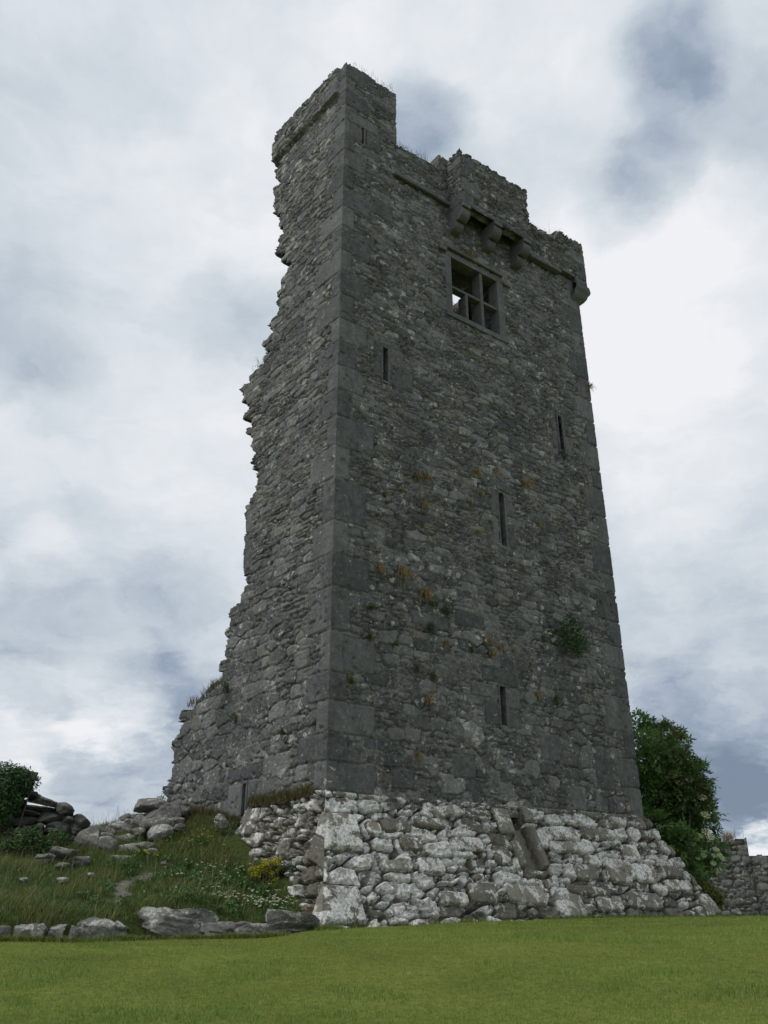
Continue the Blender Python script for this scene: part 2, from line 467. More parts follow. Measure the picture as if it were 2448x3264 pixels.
def relief(name, mat, parent, u0, u1, z0, z1, res, posf, nrm, lay, keep=None, thick=1.0, corner0=None, corner1=None, mit=None):
    """a wall face as a displaced grid with thickness. posf(u,z)->xyz ; lay(u,z)->h,attr,cu,cz"""
    nu = int(round((u1 - u0) / res)) + 1; nz = int(round((z1 - z0) / res)) + 1
    us = np.linspace(u0, u1, nu); zs = np.linspace(z0, z1, nz)
    Ug, Zg = np.meshgrid(us, zs)
    h, at, cu, cz = lay(Ug, Zg)
    N = np.asarray(nrm, float)
    P0 = posf(Ug, Zg)
    disp = N[None, None, :] * h[..., None]
    for cn, edge in ((corner0, u0), (corner1, u1)):
        if cn is None: continue
        other, cseed = cn
        sfac = sm(np.abs(Ug - edge), 0.0, 0.07)
        colh = h[:, 2 if edge == u0 else -3]
        hc = -0.008 * vn(Zg * 6, Zg * 0 + 3, cseed) - 0.010 * np.exp(-(np.min(np.abs(Zg[..., None] - np.array(QJ)), -1) / 0.014) ** 2)
        both = (N + np.asarray(other))
        disp = disp * sfac[..., None] + both[None, None, :] * (hc * (1 - sfac))[..., None]
    P = P0 + disp
    uc = (Ug[:-1, :-1] + Ug[1:, 1:]) / 2; zc = (Zg[:-1, :-1] + Zg[1:, 1:]) / 2
    K = np.ones(uc.shape, bool) if keep is None else keep(uc, zc, cu[:-1, :-1], cz[:-1, :-1])
    idx = np.arange(nu * nz).reshape(nz, nu)
    a, b, c, d = idx[:-1, :-1], idx[:-1, 1:], idx[1:, 1:], idx[1:, :-1]
    # which way the face looks
    e1 = P0[0, 1] - P0[0, 0]; e2 = P0[1, 0] - P0[0, 0]
    flip = np.dot(np.cross(e1, e2), N) < 0
    q = np.stack([a, b, c, d], -1)[K]
    if flip: q = q[:, ::-1]
    off = nu * nz
    V = P.reshape(-1, 3); A = at.reshape(-1, 4)
    if thick > 0:
        m0, m1 = mit if mit is not None else (corner0 is not None, corner1 is not None)
        Ub = Ug.copy()
        if m0: Ub = np.maximum(Ub, u0 + thick)
        if m1: Ub = np.minimum(Ub, u1 - thick)
        B = posf(Ub, Zg) - N * thick + N * (0.06 * fbm(Ug * 3, Zg * 3, 77, 3) * min(1, thick))[..., None]
        V = np.vstack([V, B.reshape(-1, 3)]); A = np.vstack([A, A])
        faces = [q, q[:, ::-1] + off]
        Kp = np.pad(K, 1)
        def side(mask, i, j):
            i = i[mask]; j = j[mask]
            f = np.stack([i, i + off, j + off, j], -1)
            return f
        inner = K
        fl = side(inner & ~Kp[1:-1, :-2], a, d); fr = side(inner & ~Kp[1:-1, 2:], c, b)
        fb = side(inner & ~Kp[:-2, 1:-1], b, a); ft = side(inner & ~Kp[2:, 1:-1], d, c)
        sides = np.vstack([fl, fr, fb, ft])
        if flip: sides = sides[:, ::-1]
        faces.append(sides)
        F = np.vstack(faces)
    else:
        F = q
    used = np.zeros(len(V), bool); used[F.ravel()] = True
    remap = np.cumsum(used) - 1
    return mesh_obj(name, V[used], remap[F], mat, parent, attrs={'sc': A[used]})

# -------- sizes and places of loose stones and plants (metres)
DRY_STONES = [
    (-5.92, 15.12, 1.97, 0.28, 0.09), (-5.76, 15.26, 1.88, 0.49, 0.16), (-5.39, 15.35, 1.75, 0.31, 0.23), (-6.02, 15.17, 1.83, 0.11, 0.09), (-5.8, 15.26, 1.75, 0.57, 0.1),
    (-6.02, 15.04, 1.67, 0.14, 0.07), (-5.81, 15.1, 1.66, 0.33, 0.07), (-5.62, 15.39, 1.63, 0.43, 0.17), (-5.29, 15.36, 1.59, 0.2, 0.11), (-5.11, 15.41, 1.55, 0.31, 0.24),
    (-6.01, 15.28, 1.56, 0.42, 0.17), (-5.74, 15.25, 1.47, 0.22, 0.12), (-5.47, 15.44, 1.47, 0.46, 0.17), (-5.18, 15.45, 1.41, 0.21, 0.13), (-5.75, 15.29, 1.37, 0.14, 0.12),
    (-5.52, 15.25, 1.4, 0.26, 0.08), (-5.36, 15.43, 1.39, 0.17, 0.08), (-5.54, 15.42, 1.34, 0.36, 0.08), (-5.18, 15.46, 1.31, 0.25, 0.1), (-5.99, 15.22, 1.4, 0.42, 0.16),
    (-6.21, 15.11, 1.34, 0.25, 0.22), (-5.58, 15.21, 1.26, 0.36, 0.08), (-5.91, 15.26, 1.28, 0.28, 0.11), (-5.35, 15.42, 1.27, 0.25, 0.09), (-6.19, 15.03, 2.21, 0.66, 0.41),
    (-6.22, 14.94, 1.92, 0.5, 0.2), (-6.28, 15.14, 1.78, 0.48, 0.14), (-6.27, 15.04, 1.65, 0.37, 0.11), (-6.29, 15.09, 1.53, 0.32, 0.15), (-6.23, 15.16, 1.18, 0.46, 0.14),
    (-5.85, 15.27, 1.17, 0.46, 0.12), (-5.56, 15.43, 1.2, 0.31, 0.08),
]
IVY_CLUMPS = [
    (-6.13, 14.67, 2.22, 0.28), (-5.98, 14.73, 2.17, 0.25), (-5.84, 14.79, 2.13, 0.22), (-5.78, 14.81, 2.15, 0.12), (-6.11, 14.68, 2.03, 0.28),
    (-5.97, 14.74, 2.0, 0.25), (-5.85, 14.78, 2.03, 0.15), (-6.0, 14.72, 1.86, 0.21), (-6.1, 14.68, 1.82, 0.24), (-6.03, 14.71, 1.69, 0.18),
    (-6.09, 14.69, 1.62, 0.21), (-6.08, 14.69, 1.48, 0.18), (-6.27, 14.61, 2.05, 0.37), (-6.22, 14.63, 1.76, 0.36), (-6.27, 14.61, 2.27, 0.18),
    (-6.04, 14.71, 2.24, 0.12),
]
BRAMBLE_CLUMPS = [
    (-5.77, 14.28, 1.02, 0.23), (-5.67, 14.32, 1.12, 0.26), (-5.58, 14.35, 1.22, 0.2), (-5.5, 14.38, 1.26, 0.18), (-5.45, 14.41, 1.16, 0.23),
    (-5.54, 14.37, 1.03, 0.26), (-5.37, 14.43, 1.06, 0.2), (-5.28, 14.47, 1.08, 0.18), (-5.68, 14.32, 0.92, 0.17), (-5.22, 14.49, 1.09, 0.09),
    (-5.8, 14.27, 0.89, 0.17), (-5.16, 14.51, 1.23, 0.18), (-5.03, 14.55, 1.21, 0.15), (-5.88, 14.23, 1.02, 0.26),
]
ELDER_CLUMPS = [
    (5.77, 20.06, 4.23, 0.19), (6.07, 20.48, 4.22, 0.22), (5.79, 20.12, 3.86, 0.38), (6.35, 20.56, 3.92, 0.39), (6.6, 20.41, 3.92, 0.32),
    (6.53, 19.45, 3.59, 0.25), (6.41, 19.54, 3.45, 0.21), (5.94, 19.79, 3.38, 0.66), (6.5, 20.55, 3.27, 0.53), (6.62, 19.85, 3.09, 0.47),
    (6.97, 19.97, 3.02, 0.37), (6.94, 19.57, 2.78, 0.18), (5.99, 20.14, 2.86, 0.71), (6.37, 19.87, 2.76, 0.7), (6.73, 19.7, 2.62, 0.46),
    (7.01, 19.9, 2.47, 0.21), (6.04, 20.22, 2.36, 0.65), (6.61, 20.44, 2.27, 0.71), (6.94, 20.05, 2.2, 0.51), (7.27, 20.25, 2.25, 0.19),
    (6.25, 20.5, 1.94, 0.61), (6.72, 20.52, 1.9, 0.61), (6.98, 20.02, 1.92, 0.32), (6.21, 19.64, 1.54, 0.49), (6.83, 20.32, 1.49, 0.51),
    (7.21, 20.32, 1.46, 0.28), (7.25, 20.22, 1.35, 0.18), (6.52, 20.05, 1.21, 0.45), (6.94, 20.09, 1.21, 0.32), (6.46, 19.62, 0.9, 0.33),
    (6.89, 20.26, 0.99, 0.25), (5.88, 20.25, 3.23, 0.48), (5.65, 19.96, 2.59, 0.46), (5.73, 19.66, 1.93, 0.45), (6.26, 20.49, 2.34, 0.47),
]
ELDER_FLOWERS = [
    (6.16, 19.24, 3.46), (6.17, 19.24, 3.22), (5.89, 19.64, 3.11), (6.17, 19.24, 2.91), (6.05, 19.27, 2.88),
    (6.46, 19.14, 2.8), (6.25, 19.21, 2.75), (6.64, 19.08, 2.43), (6.66, 19.07, 2.07), (6.62, 19.08, 1.74),
    (6.68, 19.06, 1.64), (5.68, 19.7, 3.73), (6.8, 19.02, 1.29), (6.76, 19.03, 1.39), (6.85, 19.0, 1.21),
    (6.71, 19.05, 1.27), (6.42, 19.15, 1.61), (6.35, 19.18, 1.51), (6.51, 19.12, 1.28), (6.4, 19.16, 1.24),
    (6.67, 19.07, 1.13), (6.51, 19.12, 1.66),
]
YELLOW_BUSH_CLUMPS = [
    (5.89, 17.64, 0.65, 0.18), (5.96, 17.62, 0.52, 0.23), (6.05, 17.59, 0.46, 0.23), (5.98, 17.61, 0.34, 0.23), (6.11, 17.57, 0.36, 0.17),
    (6.05, 17.59, 0.23, 0.14), (5.9, 17.64, 0.52, 0.16),
]
YELLOW_FLOWER_SPOTS = [
    (-1.9, 14.07, 0.75), (-1.8, 14.09, 0.8), (-1.69, 14.1, 0.82), (-1.61, 14.11, 0.85), (-1.83, 14.08, 0.67),
    (-1.73, 14.09, 0.69), (-1.66, 14.1, 0.63), (-1.54, 14.12, 0.76), (-1.61, 14.11, 0.52), (-1.89, 14.07, 0.65),
    (-1.75, 14.09, 0.75),
]

# ------------------------------------------------------------------ the tower
tower = empty('castle_tower', tuple(C0 + np.array([0, 0, -1.9])),
              'tall grey ruined stone tower with broken left side on a white sloping base', 'castle tower')


def pos_r(u, z):
    return C0 + UR * u[..., None] + (ZV + LEAN * UL) * z[..., None] + UR * (LEAN * z * (1 - 2 * u / 7.53))[..., None]


def pos_l(v, z):
    return C0 + UL * v[..., None] + (ZV + LEAN * (UR + UL)) * z[..., None]


def in_poly(x, y, poly):
    c = np.zeros(x.shape, bool); n = len(poly)
    for i in range(n):
        x1, y1 = poly[i]; x2, y2 = poly[(i + 1) % n]
        if y1 == y2: continue
        c ^= ((y1 > y) != (y2 > y)) & (x < (x2 - x1) * (y - y1) / (y2 - y1) + x1)
    return c


rq = random.Random(5)
# shared corner quoins: z joints read off the corner, alternately long on one face and short on the other
QZ = [0.03, 0.49, 0.93, 1.44, 1.92, 2.61, 3.38, 3.99, 4.62, 5.46, 6.12, 6.77, 7.35, 7.89, 8.45, 9.0, 9.62, 10.2, 10.75, 11.4,
      11.95, 12.5, 13.1, 13.6, 14.06, 14.5, 14.98, 15.45, 15.9, 16.36]
quo_r, quo_l = [], []
for i in range(len(QZ) - 1):
    big = i % 2 == 0
    wr = (0.78 if big else 0.38) * rq.uniform(0.8, 1.15) * (1.0 if i < 14 else 0.85)
    wl = (0.32 if big else 0.72) * rq.uniform(0.8, 1.15)
    if i in (0, 2): wr = 0.92
    quo_r.append((0, wr, QZ[i], QZ[i + 1], {'pale': rq.uniform(.2, .42), 'slope': 0.0}))
    quo_l.append((0, wl, QZ[i], QZ[i + 1], {'pale': rq.uniform(.25, .48)}))
z = 0.0; i = 0
while z < 14.6:      # far corner of the wide face
    hgt = rq.uniform(0.42, 0.78)
    quo_r.append((7.53 - (rq.uniform(.55, .8) if i % 2 else rq.uniform(.28, .4)), 7.53, z, z + hgt, {'open1': True, 'pale': rq.uniform(.2, .4)}))
    z += hgt; i += 1
SLITS = [(0.495, 0.585, 14.04, 14.54), (1.11, 1.235, 7.95, 8.74), (6.18, 6.31, 8.06, 8.97), (4.09, 4.235, 5.14, 6.33), (3.79, 3.93, 1.48, 2.2)]
surr = [(0.12, .46, 14.05, 14.5), (.62, .98, 14.02, 14.5), (.12, .95, 14.53, 14.85), (.5, 1.0, 13.75, 13.98),
        (.86, 1.08, 7.95, 8.78), (1.27, 1.62, 8.35, 8.8), (1.27, 1.85, 7.9, 8.33), (.86, 1.25, 8.79, 8.98),
        (5.95, 6.15, 8.05, 9.0), (6.34, 6.55, 8.5, 9.02), (6.34, 6.66, 7.95, 8.48), (5.9, 6.5, 9.03, 9.2),
        (3.86, 4.06, 5.1, 5.72), (3.86, 4.06, 5.74, 6.36), (3.35, 3.84, 5.85, 6.15), (4.27, 4.5, 5.85, 6.36), (4.27, 4.52, 5.12, 5.62), (4.27, 4.82, 5.63, 5.84), (3.85, 4.45, 6.4, 6.62), (4.02, 4.4, 4.95, 5.08),
        (3.05, 3.76, 1.93, 2.2), (3.38, 3.76, 1.45, 1.91), (3.96, 4.32, 1.82, 2.2), (3.96, 4.3, 1.45, 1.8), (3.35, 4.25, 2.23, 2.55),
        (2.45, 3.1, 10.45, 10.75), (.75, 1.35, 12.15, 12.6), (.25, .9, 1.95, 2.55), (1.7, 2.6, 3.05, 3.3), (2.75, 3.5, 3.2, 3.5), (4.75, 5.3, .95, 1.45), (6.25, 6.75, .55, 1.2),
        (5.4, 5.9, .1, .55), (2.6, 3.1, .45, .85), (1.25, 1.75, .15, .5)]
quo_r += [(*s, {'pale': .3 + .12 * (k % 3) / 2, 'depth': .03}) for k, s in enumerate(surr)]


def size_wall(z):   # stones are thin higher up and blocky near the base
    return np.interp(z, [-2, 0.5, 2.0, 4.5, 17], [0.27, 0.25, 0.20, 0.145, 0.125])


def size_left(z):
    return np.interp(z, [-2, 1.0, 2.6, 4.5, 17], [0.32, 0.29, 0.23, 0.165, 0.15])


def pale_r(u, z, rnd):
    return 0.44 + 0.10 * (rnd > 0.9) + 0.05 * np.sin(u * 2 + z) + 0.10 * sm(z, 0.6, 0.0)


def pale_l(u, z, rnd):
    return 0.46 + 0.12 * sm(z, 12.5, 14.5) + 0.08 * (rnd > 0.85)


def lay_r(u, z):
    h, at, cu, cz = layout(u, z, 11, size_wall, quo_r, depth=0.023, big_share=0.52, wav=0.06, aspect=2.4, pale_fn=pale_r,
                           rough=0.014, tilt=0.055, round_r=0.018, lam=0.012)
    h = h - 0.012 * sm(np.abs(z - 13), 1, 0) * 0
    return h, at, cu, cz


LEFT_PROFILE = [(-1, 16.55), (2.97, 16.55), (2.83, 15.07), (2.6, 14.75), (2.94, 14.71), (3.0, 14.25), (2.87, 13.93), (2.62, 13.66), (2.68, 13.58),
    (2.54, 13.23), (2.44, 12.68), (2.61, 12.63), (2.57, 12.34), (2.26, 12.1), (2.24, 11.95), (2.05, 11.76), (2.1, 11.48), (2.35, 11.35),
    (2.44, 11.19), (2.36, 10.97), (2.57, 10.84), (2.32, 10.55), (2.75, 10.43), (2.64, 10.11), (2.86, 10.04), (2.81, 9.88), (2.58, 9.65),
    (2.94, 9.42), (3.4, 9.4), (3.78, 9.31), (3.74, 9.21), (3.46, 8.91), (3.56, 8.8), (3.35, 8.56), (3.44, 8.43), (3.47, 8.27), (3.24, 8.09),
    (3.32, 7.92), (3.12, 7.74), (3.17, 7.57), (2.94, 7.35), (2.86, 7.15), (2.98, 7.02), (2.91, 6.82), (2.89, 6.48), (2.78, 6.14), (3.16, 6.1),
    (3.11, 5.93), (3.03, 5.82), (3.03, 5.31), (2.89, 4.49), (3.02, 4.32), (2.87, 4.09), (3.24, 4.07), (3.25, 3.92), (3.63, 3.94), (3.6, 3.76),
    (3.43, 3.68), (3.51, 3.37), (3.48, 3.16), (3.64, 3.0), (3.62, 2.87), (3.9, 2.79), (3.83, 2.6), (3.69, 2.52), (3.89, 2.34), (4.55, 2.05),
    (5.01, 2.13), (5.11, 1.9), (5.02, 1.66), (5.42, 1.7), (5.41, 1.36), (5.24, 1.08), (5.33, 0.84), (5.29, 0.68), (5.5, 0.67), (5.55, 0.42),
    (5.7, 0.1), (5.7, -2), (-1, -2)]
quo_l += [(2.48, 2.98, -.15, .42, {'pale': .3}), (2.0, 2.32, -.15, .42, {'pale': .3}), (1.95, 3.0, .44, .68, {'pale': .35}), (0.3, 0.62, -.5, .0), (2.75, 3.05, 4.45, 5.3), (2.8, 3.05, 5.32, 5.85)]


def lay_l(u, z):
    h, at, cu, cz = layout(u, z, 23, size_left, quo_l, depth=0.027, big_share=0.70, wav=0.035, aspect=2.3, pale_fn=pale_l,
                           rough=0.014, tilt=0.05, round_r=0.018, lam=0.012)
    zl = 15.50 + 0.03 * u + 0.02 * fbm(u * 2, z * 0, 9, 2)
    m = sm(z, zl - 0.015, zl + 0.015) * sm(u, 0.22, 0.26)
    return h + 0.10 * m, at, cu, cz


def top_r(u):
    t = np.where(u < 1.485, 16.36 + 0.0 * u, 14.68)
    t = np.where((u > 2.8) & (u < 3.12), 15.16, t)
    t = np.where((u >= 3.12) & (u < 5.2), 15.06, t)
    t = np.where((u >= 5.2), 14.60, t)
    return t


def keep_r(uc, zc, cu, cz):
    k = (0.75 * zc + 0.25 * cz) < top_r(uc) + 0.035 * fbm(uc * 3, uc * 0, 8, 2)
    k |= (zc < 13.5)
    k &= ~((uc > 2.96) & (uc < 4.56) & (zc > 10.47) & (zc < 12.12))
    for a, b, c, d in SLITS:
        k &= ~((uc > a - .02) & (uc < b + .02) & (zc > c - .02) & (zc < d + .02))
    return k


def keep_l(uc, zc, cu, cz):
    k = in_poly(0.12 * uc + 0.88 * cu, 0.12 * zc + 0.88 * cz, LEFT_PROFILE) & in_poly(uc - 0.10, zc, LEFT_PROFILE)
    k |= in_poly(uc + 0.12, zc, LEFT_PROFILE) & (uc < 2.9)
    k &= zc < 16.36 + 0.05 * uc + 0.04 * fbm(uc * 4, uc * 0, 3, 2)
    k &= ~((uc > 2.33) & (uc < 2.47) & (zc > -.15) & (zc < .40))
    return k


RES = 0.020
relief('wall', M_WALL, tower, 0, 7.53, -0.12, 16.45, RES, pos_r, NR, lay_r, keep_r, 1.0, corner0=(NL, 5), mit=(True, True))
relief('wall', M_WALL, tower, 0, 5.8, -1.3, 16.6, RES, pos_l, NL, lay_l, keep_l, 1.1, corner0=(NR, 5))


# the far end wall, the rear wall and the wall-walk vault, seen only through openings or from aside
def coarse_lay(seed, size=0.16, depth=0.05, quoins=()):
    def f(u, z):
        return layout(u, z, seed, lambda q: np.full_like(np.asarray(q, float), size), quoins, depth=depth, big_share=0.6, rough=0.02)
    return f


END0 = C0 + UR * 7.53
pos_end = lambda v, z: END0 + UL * v[..., None] + (ZV + LEAN * (UL - UR)) * z[..., None]
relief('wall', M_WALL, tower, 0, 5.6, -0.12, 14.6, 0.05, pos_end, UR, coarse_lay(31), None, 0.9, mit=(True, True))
REAR0 = C0 + UL * 5.6
pos_rear = lambda u, z: REAR0 + UR * u[..., None] + ZV * z[..., None]
def keep_rear(uc, zc, cu, cz):
    lim = np.interp(cu, [1.6, 3.0, 4.4, 7.6], [-1, 6.0, 12.4, 13.6])
    return (cz < lim)
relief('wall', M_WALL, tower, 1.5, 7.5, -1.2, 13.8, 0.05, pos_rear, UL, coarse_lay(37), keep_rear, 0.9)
# vault over the top chamber: a relief lying flat, with a gap broken through it
V0 = C0 + ZV * 13.0
pos_v = lambda u, v: V0 + UR * u[..., None] + UL * v[..., None] + ZV * (0.10 * np.sin((v[..., None] - 1) * 0.9))
VGAP = [(4.78, 1.92), (5.06, 1.9), (5.34, 2.06), (5.75, 2.3), (6.0, 2.8), (5.4, 3.3), (4.6, 2.9)]
def keep_v(uc, vc, cu, cv):
    k = ~in_poly(0.7 * uc + .3 * cu, 0.7 * vc + .3 * cv, VGAP)
    k &= uc > np.interp(vc, [0.9, 2.2, 3.5, 5], [0.6, 1.2, 3.0, 4.8])
    return k
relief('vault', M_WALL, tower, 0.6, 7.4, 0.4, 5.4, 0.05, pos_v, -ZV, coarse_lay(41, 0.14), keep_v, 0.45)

relief('wall', M_WALL, tower, 1.2, 7.0, -0.5, 12.9, 0.06, lambda u, z: C0 + UL * 3.4 + UR * u[..., None] + ZV * z[..., None], NR, coarse_lay(43), None, 0.4)  # added partition, keeps daylight out so the chamber behind the window stays dark

# ---- battered base, wide face and left face, meeting on the near corner
GB, GA = 0.8 / 1.75, 0.55 / 1.75
BASEQ = [(-.6, .47, -.86, -.27, {'r': .09, 'pale': .80, 'dressed': .3, 'warp': 2.5, 'h': .05, 'depth': .10, 'edge': .07, 'bulge': .02}),
         (-.75, .19, -1.86, -1.30, {'r': .10, 'pale': .80, 'dressed': .3, 'warp': 2.5, 'h': .05, 'depth': .10, 'edge': .07}),
         (3.33, 3.70, -.50, -.05, {'r': .04, 'pale': .62, 'dressed': .3, 'h': .05, 'depth': .07, 'edge': .04}),
         (4.02, 4.45, -.28, -.0, {'r': .04, 'pale': .62, 'dressed': .3, 'h': .06, 'depth': .08, 'edge': .04}),
         (3.52, 3.70, -1.0, -.54, {'r': .04, 'pale': .6, 'h': .05, 'depth': .17, 'edge': .05, 'chip': 0, 'warp': .8}),
         (4.00, 4.19, -1.02, -.31, {'r': .03, 'pale': .5, 'h': .09, 'depth': .22, 'edge': .055, 'chip': 0, 'warp': .8}),
         (3.71, 4.02, -.33, -.05, {'h': -.62, 'depth': .0, 'edge': .001, 'pale': .1}),
         (3.70, 4.005, -1.0, -.33, {'h': -.14, 'depth': .0, 'chip': 0, 'warp': .5, 'pale': .2, 'edge': .01})]
for k, (a, b, c, d) in enumerate([(2.22, -1.55, 2.78, -1.23), (2.98, -1.53, 3.82, -1.22), (1.58, -1.58, 2.13, -1.36), (1.12, -.82, 1.58, -.6), (1.36, -1.13, 1.87, -.87), (1.5, -.45, 2.22, -.27),
        (.64, -1.13, 1.17, -.95), (2.12, -.82, 2.84, -.58), (3.0, -.96, 3.38, -.64), (4.0, -1.75, 4.64, -1.26), (4.78, -1.17, 5.35, -.9), (5.64, -1.17, 6.2, -.75),
        (6.33, -1.16, 6.95, -.84), (7.05, -1.07, 7.71, -.87), (7.1, -1.3, 7.85, -1.09), (5.85, -1.58, 6.7, -1.28), (5.0, -1.62, 5.64, -1.35), (6.3, -.82, 6.74, -.52),
        (4.38, -1.36, 5.42, -1.19), (.56, -.62, .86, -.4), (.9, -.55, 1.45, -.33), (2.0, -.28, 2.6, -.08), (4.6, -.52, 5.3, -.28), (5.4, -.5, 6.1, -.25), (4.4, -.75, 5.1, -.55)]):
    BASEQ.append((a, c, b, d, {'r': .085, 'pale': .60 + .22 * ((k * 7) % 5) / 4, 'dressed': .1, 'h': .04, 'depth': .10, 'edge': .03, 'bulge': .015, 'warp': 3.0, 'slope': 0.10 * (((k * 5) % 7) / 6 - .5)}))
for a, c, b, d, hh in [(7.52, 7.9, -.18, .02, .03), (7.74, 8.4, -.69, -.2, .05), (7.72, 8.4, -.9, -.7, .06), (7.95, 8.6, -1.28, -.91, .04), (7.85, 8.8, -1.7, -1.3, .07)]:
    BASEQ.append((a, c, b, d, {'r': .03, 'pale': .45 if hh < .055 else .72, 'dressed': .5, 'h': hh, 'depth': .09, 'edge': .04, 'open1': True}))


def pale_b(u, z, rnd):
    return 0.665 + 0.25 * (rnd > 0.35) + 0.06 * np.sin(u * 3) - 0.22 * sm(z, -1.35, -1.65) - 0.12 * sm(z, -.16, 0.02) + 0.10 * sm(u, 3.5, 1.0)


def lay_b(u, z):
    return layout(u, z, 53, lambda q: np.full_like(np.asarray(q, float), 0.215), BASEQ, depth=0.105, big_share=0.78, wav=0.06,
                  aspect=2.15, pale_fn=pale_b, rough=0.045, tilt=0.17, round_r=0.020, facet=0.06, fill_fn=lambda a, b: 0.12 + 0.3 * (fbm(a, b, 4, 2) > 0.12), lam=0.040)


def pos_b(u, z):
    s = u / 7.53
    uu = -GA * (-z) * (1 - s) + (7.53 + GB * 1.12 * (-z)) * s
    return C0 + UR * (uu - .03 * (1 - s) + .03 * s)[..., None] - UL * (0.03 + GB * (-z))[..., None] + ZV * (z + .11 * s * sm(z, -1.6, 0))[..., None]


def lay_b2(u, z):
    s = u / 7.53
    uu = -GA * (-z) * (1 - s) + (7.53 + GB * (-z)) * s
    h, at, cu, cz = lay_b(uu, z)
    h = h * sm(z, 0.06, -0.06) - 0.03 * sm(z, -.02, .05)
    return h, at, cu, cz


NB = NR + ZV * GB; NB /= np.linalg.norm(NB)
NBL = NL + ZV * GA; NBL /= np.linalg.norm(NBL)
relief('battered_base', M_BASE, tower, 0, 7.53, -2.25, 0.04, 0.0155, pos_b, NB, lay_b2, None, 0.7, corner0=(NBL, 6), mit=(True, True))


def pos_bl(v, z):
    s = v / 2.12
    vv = -GB * (-z) * (1 - s) + (2.12 + 0.28 * (-z)) * s
    return C0 + UL * (vv - .03 * (1 - s))[..., None] - UR * (0.03 + GA * (-z))[..., None] + ZV * z[..., None]


LQ = [(-.9, -.06, -.86, -.27, {'r': .06, 'pale': .75, 'dressed': .3, 'h': .04, 'depth': .08, 'edge': .05, 'warp': 2.5}),
      (-.9, -.05, -1.27, -.90, {'pale': .40, 'dressed': .8, 'h': .05, 'depth': .05, 'edge': .03, 'slope': -.35}),
      (-.9, -.55, -1.86, -1.30, {'pale': .7, 'dressed': .3, 'h': .04, 'depth': .08, 'edge': .05}),
      (1.75, 2.3, -.55, -.05, {'r': .05, 'pale': .66, 'h': .05, 'depth': .09, 'edge': .06}),
      (2.12, 2.6, -1.0, -.6, {'r': .04, 'pale': .45, 'dressed': .7, 'h': .03, 'depth': .08, 'edge': .04}),
      (.55, .85, -.95, -.6, {'r': .08, 'pale': .72, 'dressed': .3, 'h': .06, 'depth': .12, 'edge': .07})]
def lay_bl(v, z):
    s = v / 2.12
    vv = -GB * (-z) * (1 - s) + (2.12 + 0.28 * (-z)) * s
    return layout(vv, z, 61, lambda q: np.full_like(np.asarray(q, float), 0.20), LQ, depth=0.09, big_share=0.6, wav=0.06, aspect=1.7, facet=0.05,
                  pale_fn=lambda a, b, r: 0.58 + 0.2 * (r > .5), rough=0.045, tilt=0.3, round_r=0.028, fill_fn=lambda a, b: 0.15 + 0 * a, lam=0.05)
relief('battered_base', M_BASE, tower, 0, 2.12, -2.25, 0.04, 0.0155, pos_bl, NBL, lay_bl, None, 0.7, corner0=(NB, 6))
# the far end of the base, running back behind the elder
def pos_be(v, z):
    return END0 + UR * (.03 + GB * 1.12 * (-z))[..., None] + UL * (v - (.03 + GB * (-z)) * (1 - v / 5.6))[..., None] + ZV * z[..., None]
NBE = UR + ZV * GB; NBE /= np.linalg.norm(NBE)
relief('battered_base', M_BASE, tower, 0, 5.6, -2.25, 0.04, 0.03, pos_be, NBE, coarse_lay(67, 0.2, 0.10), None, 0.3, mit=(True, False))

# ---- dressed window, hood, slits
F3 = lambda s, u0, u1, w0, w1, z0, z1: s.box(C0 + ZV * 0, UR, NR, ZV, u0, u1, w0 - LEAN * (z0), w1 - LEAN * (z0), z0, z1)


def rboxes(name, boxes, parent, mat=None, width=0.010, org=None, U=UR, W=NR, pale=0.32):
    s = Soup()
    for b in boxes:
        u0, u1, w0, w1, z0, z1 = b
        s.box((C0 if org is None else org) - W * LEAN * z0, U, W, ZV, *b)
    n = len(s.v)
    at = np.tile(np.array([0.4, 0.0, 0.8, pale]), (n, 1))
    for k in range(len(boxes)): at[k * 8:(k + 1) * 8, 0] = 0.2 + 0.6 * ((k * 0.618) % 1)
    return s.bevel_build(name, mat or M_DRESSED, parent, width, attrs={'sc': at}) if False else _bb(s, name, mat or M_DRESSED, parent, width, at)


def _bb(s, name, mat, parent, width, at):
    o = mesh_obj(name, s.v, s.f, mat, parent, attrs={'sc': at}, smooth=False)
    m = o.modifiers.new('bevel', 'BEVEL'); m.width = width; m.segments = 2
    return o


win = rboxes('window', [(2.87, 3.05, -.30, .006, 10.50, 11.25), (2.87, 3.05, -.30, .004, 11.256, 12.08), (4.47, 4.68, -.30, .005, 10.50, 11.2), (4.47, 4.68, -.30, .007, 11.206, 12.08),
                        (2.87, 3.80, -.30, .008, 12.086, 12.24), (3.806, 4.68, -.30, .006, 12.086, 12.24)], tower)
rboxes('sill', [(2.85, 3.7, -.32, .03, 10.36, 10.494), (3.706, 4.7, -.32, .026, 10.36, 10.494)], win)
rboxes('mullion', [(3.94, 4.03, -.30, -.02, 10.494, 12.084)], win, width=.02)
rboxes('mullion', [(3.475, 3.55, -.30, -.03, 10.495, 11.24)], win, width=.02)
rboxes('transom', [(3.05, 3.933, -.22, -.035, 11.245, 11.315), (4.037, 4.47, -.22, -.035, 11.245, 11.315)], win, width=.018)
rboxes('hood_mould', [(2.82, 3.7, .0, .075, 12.27, 12.35), (3.706, 4.66, .0, .07, 12.275, 12.35), (2.68, 2.9, 0, .07, 12.14, 12.266), (4.66, 4.90, 0, .07, 12.06, 12.17)], tower, width=.02)
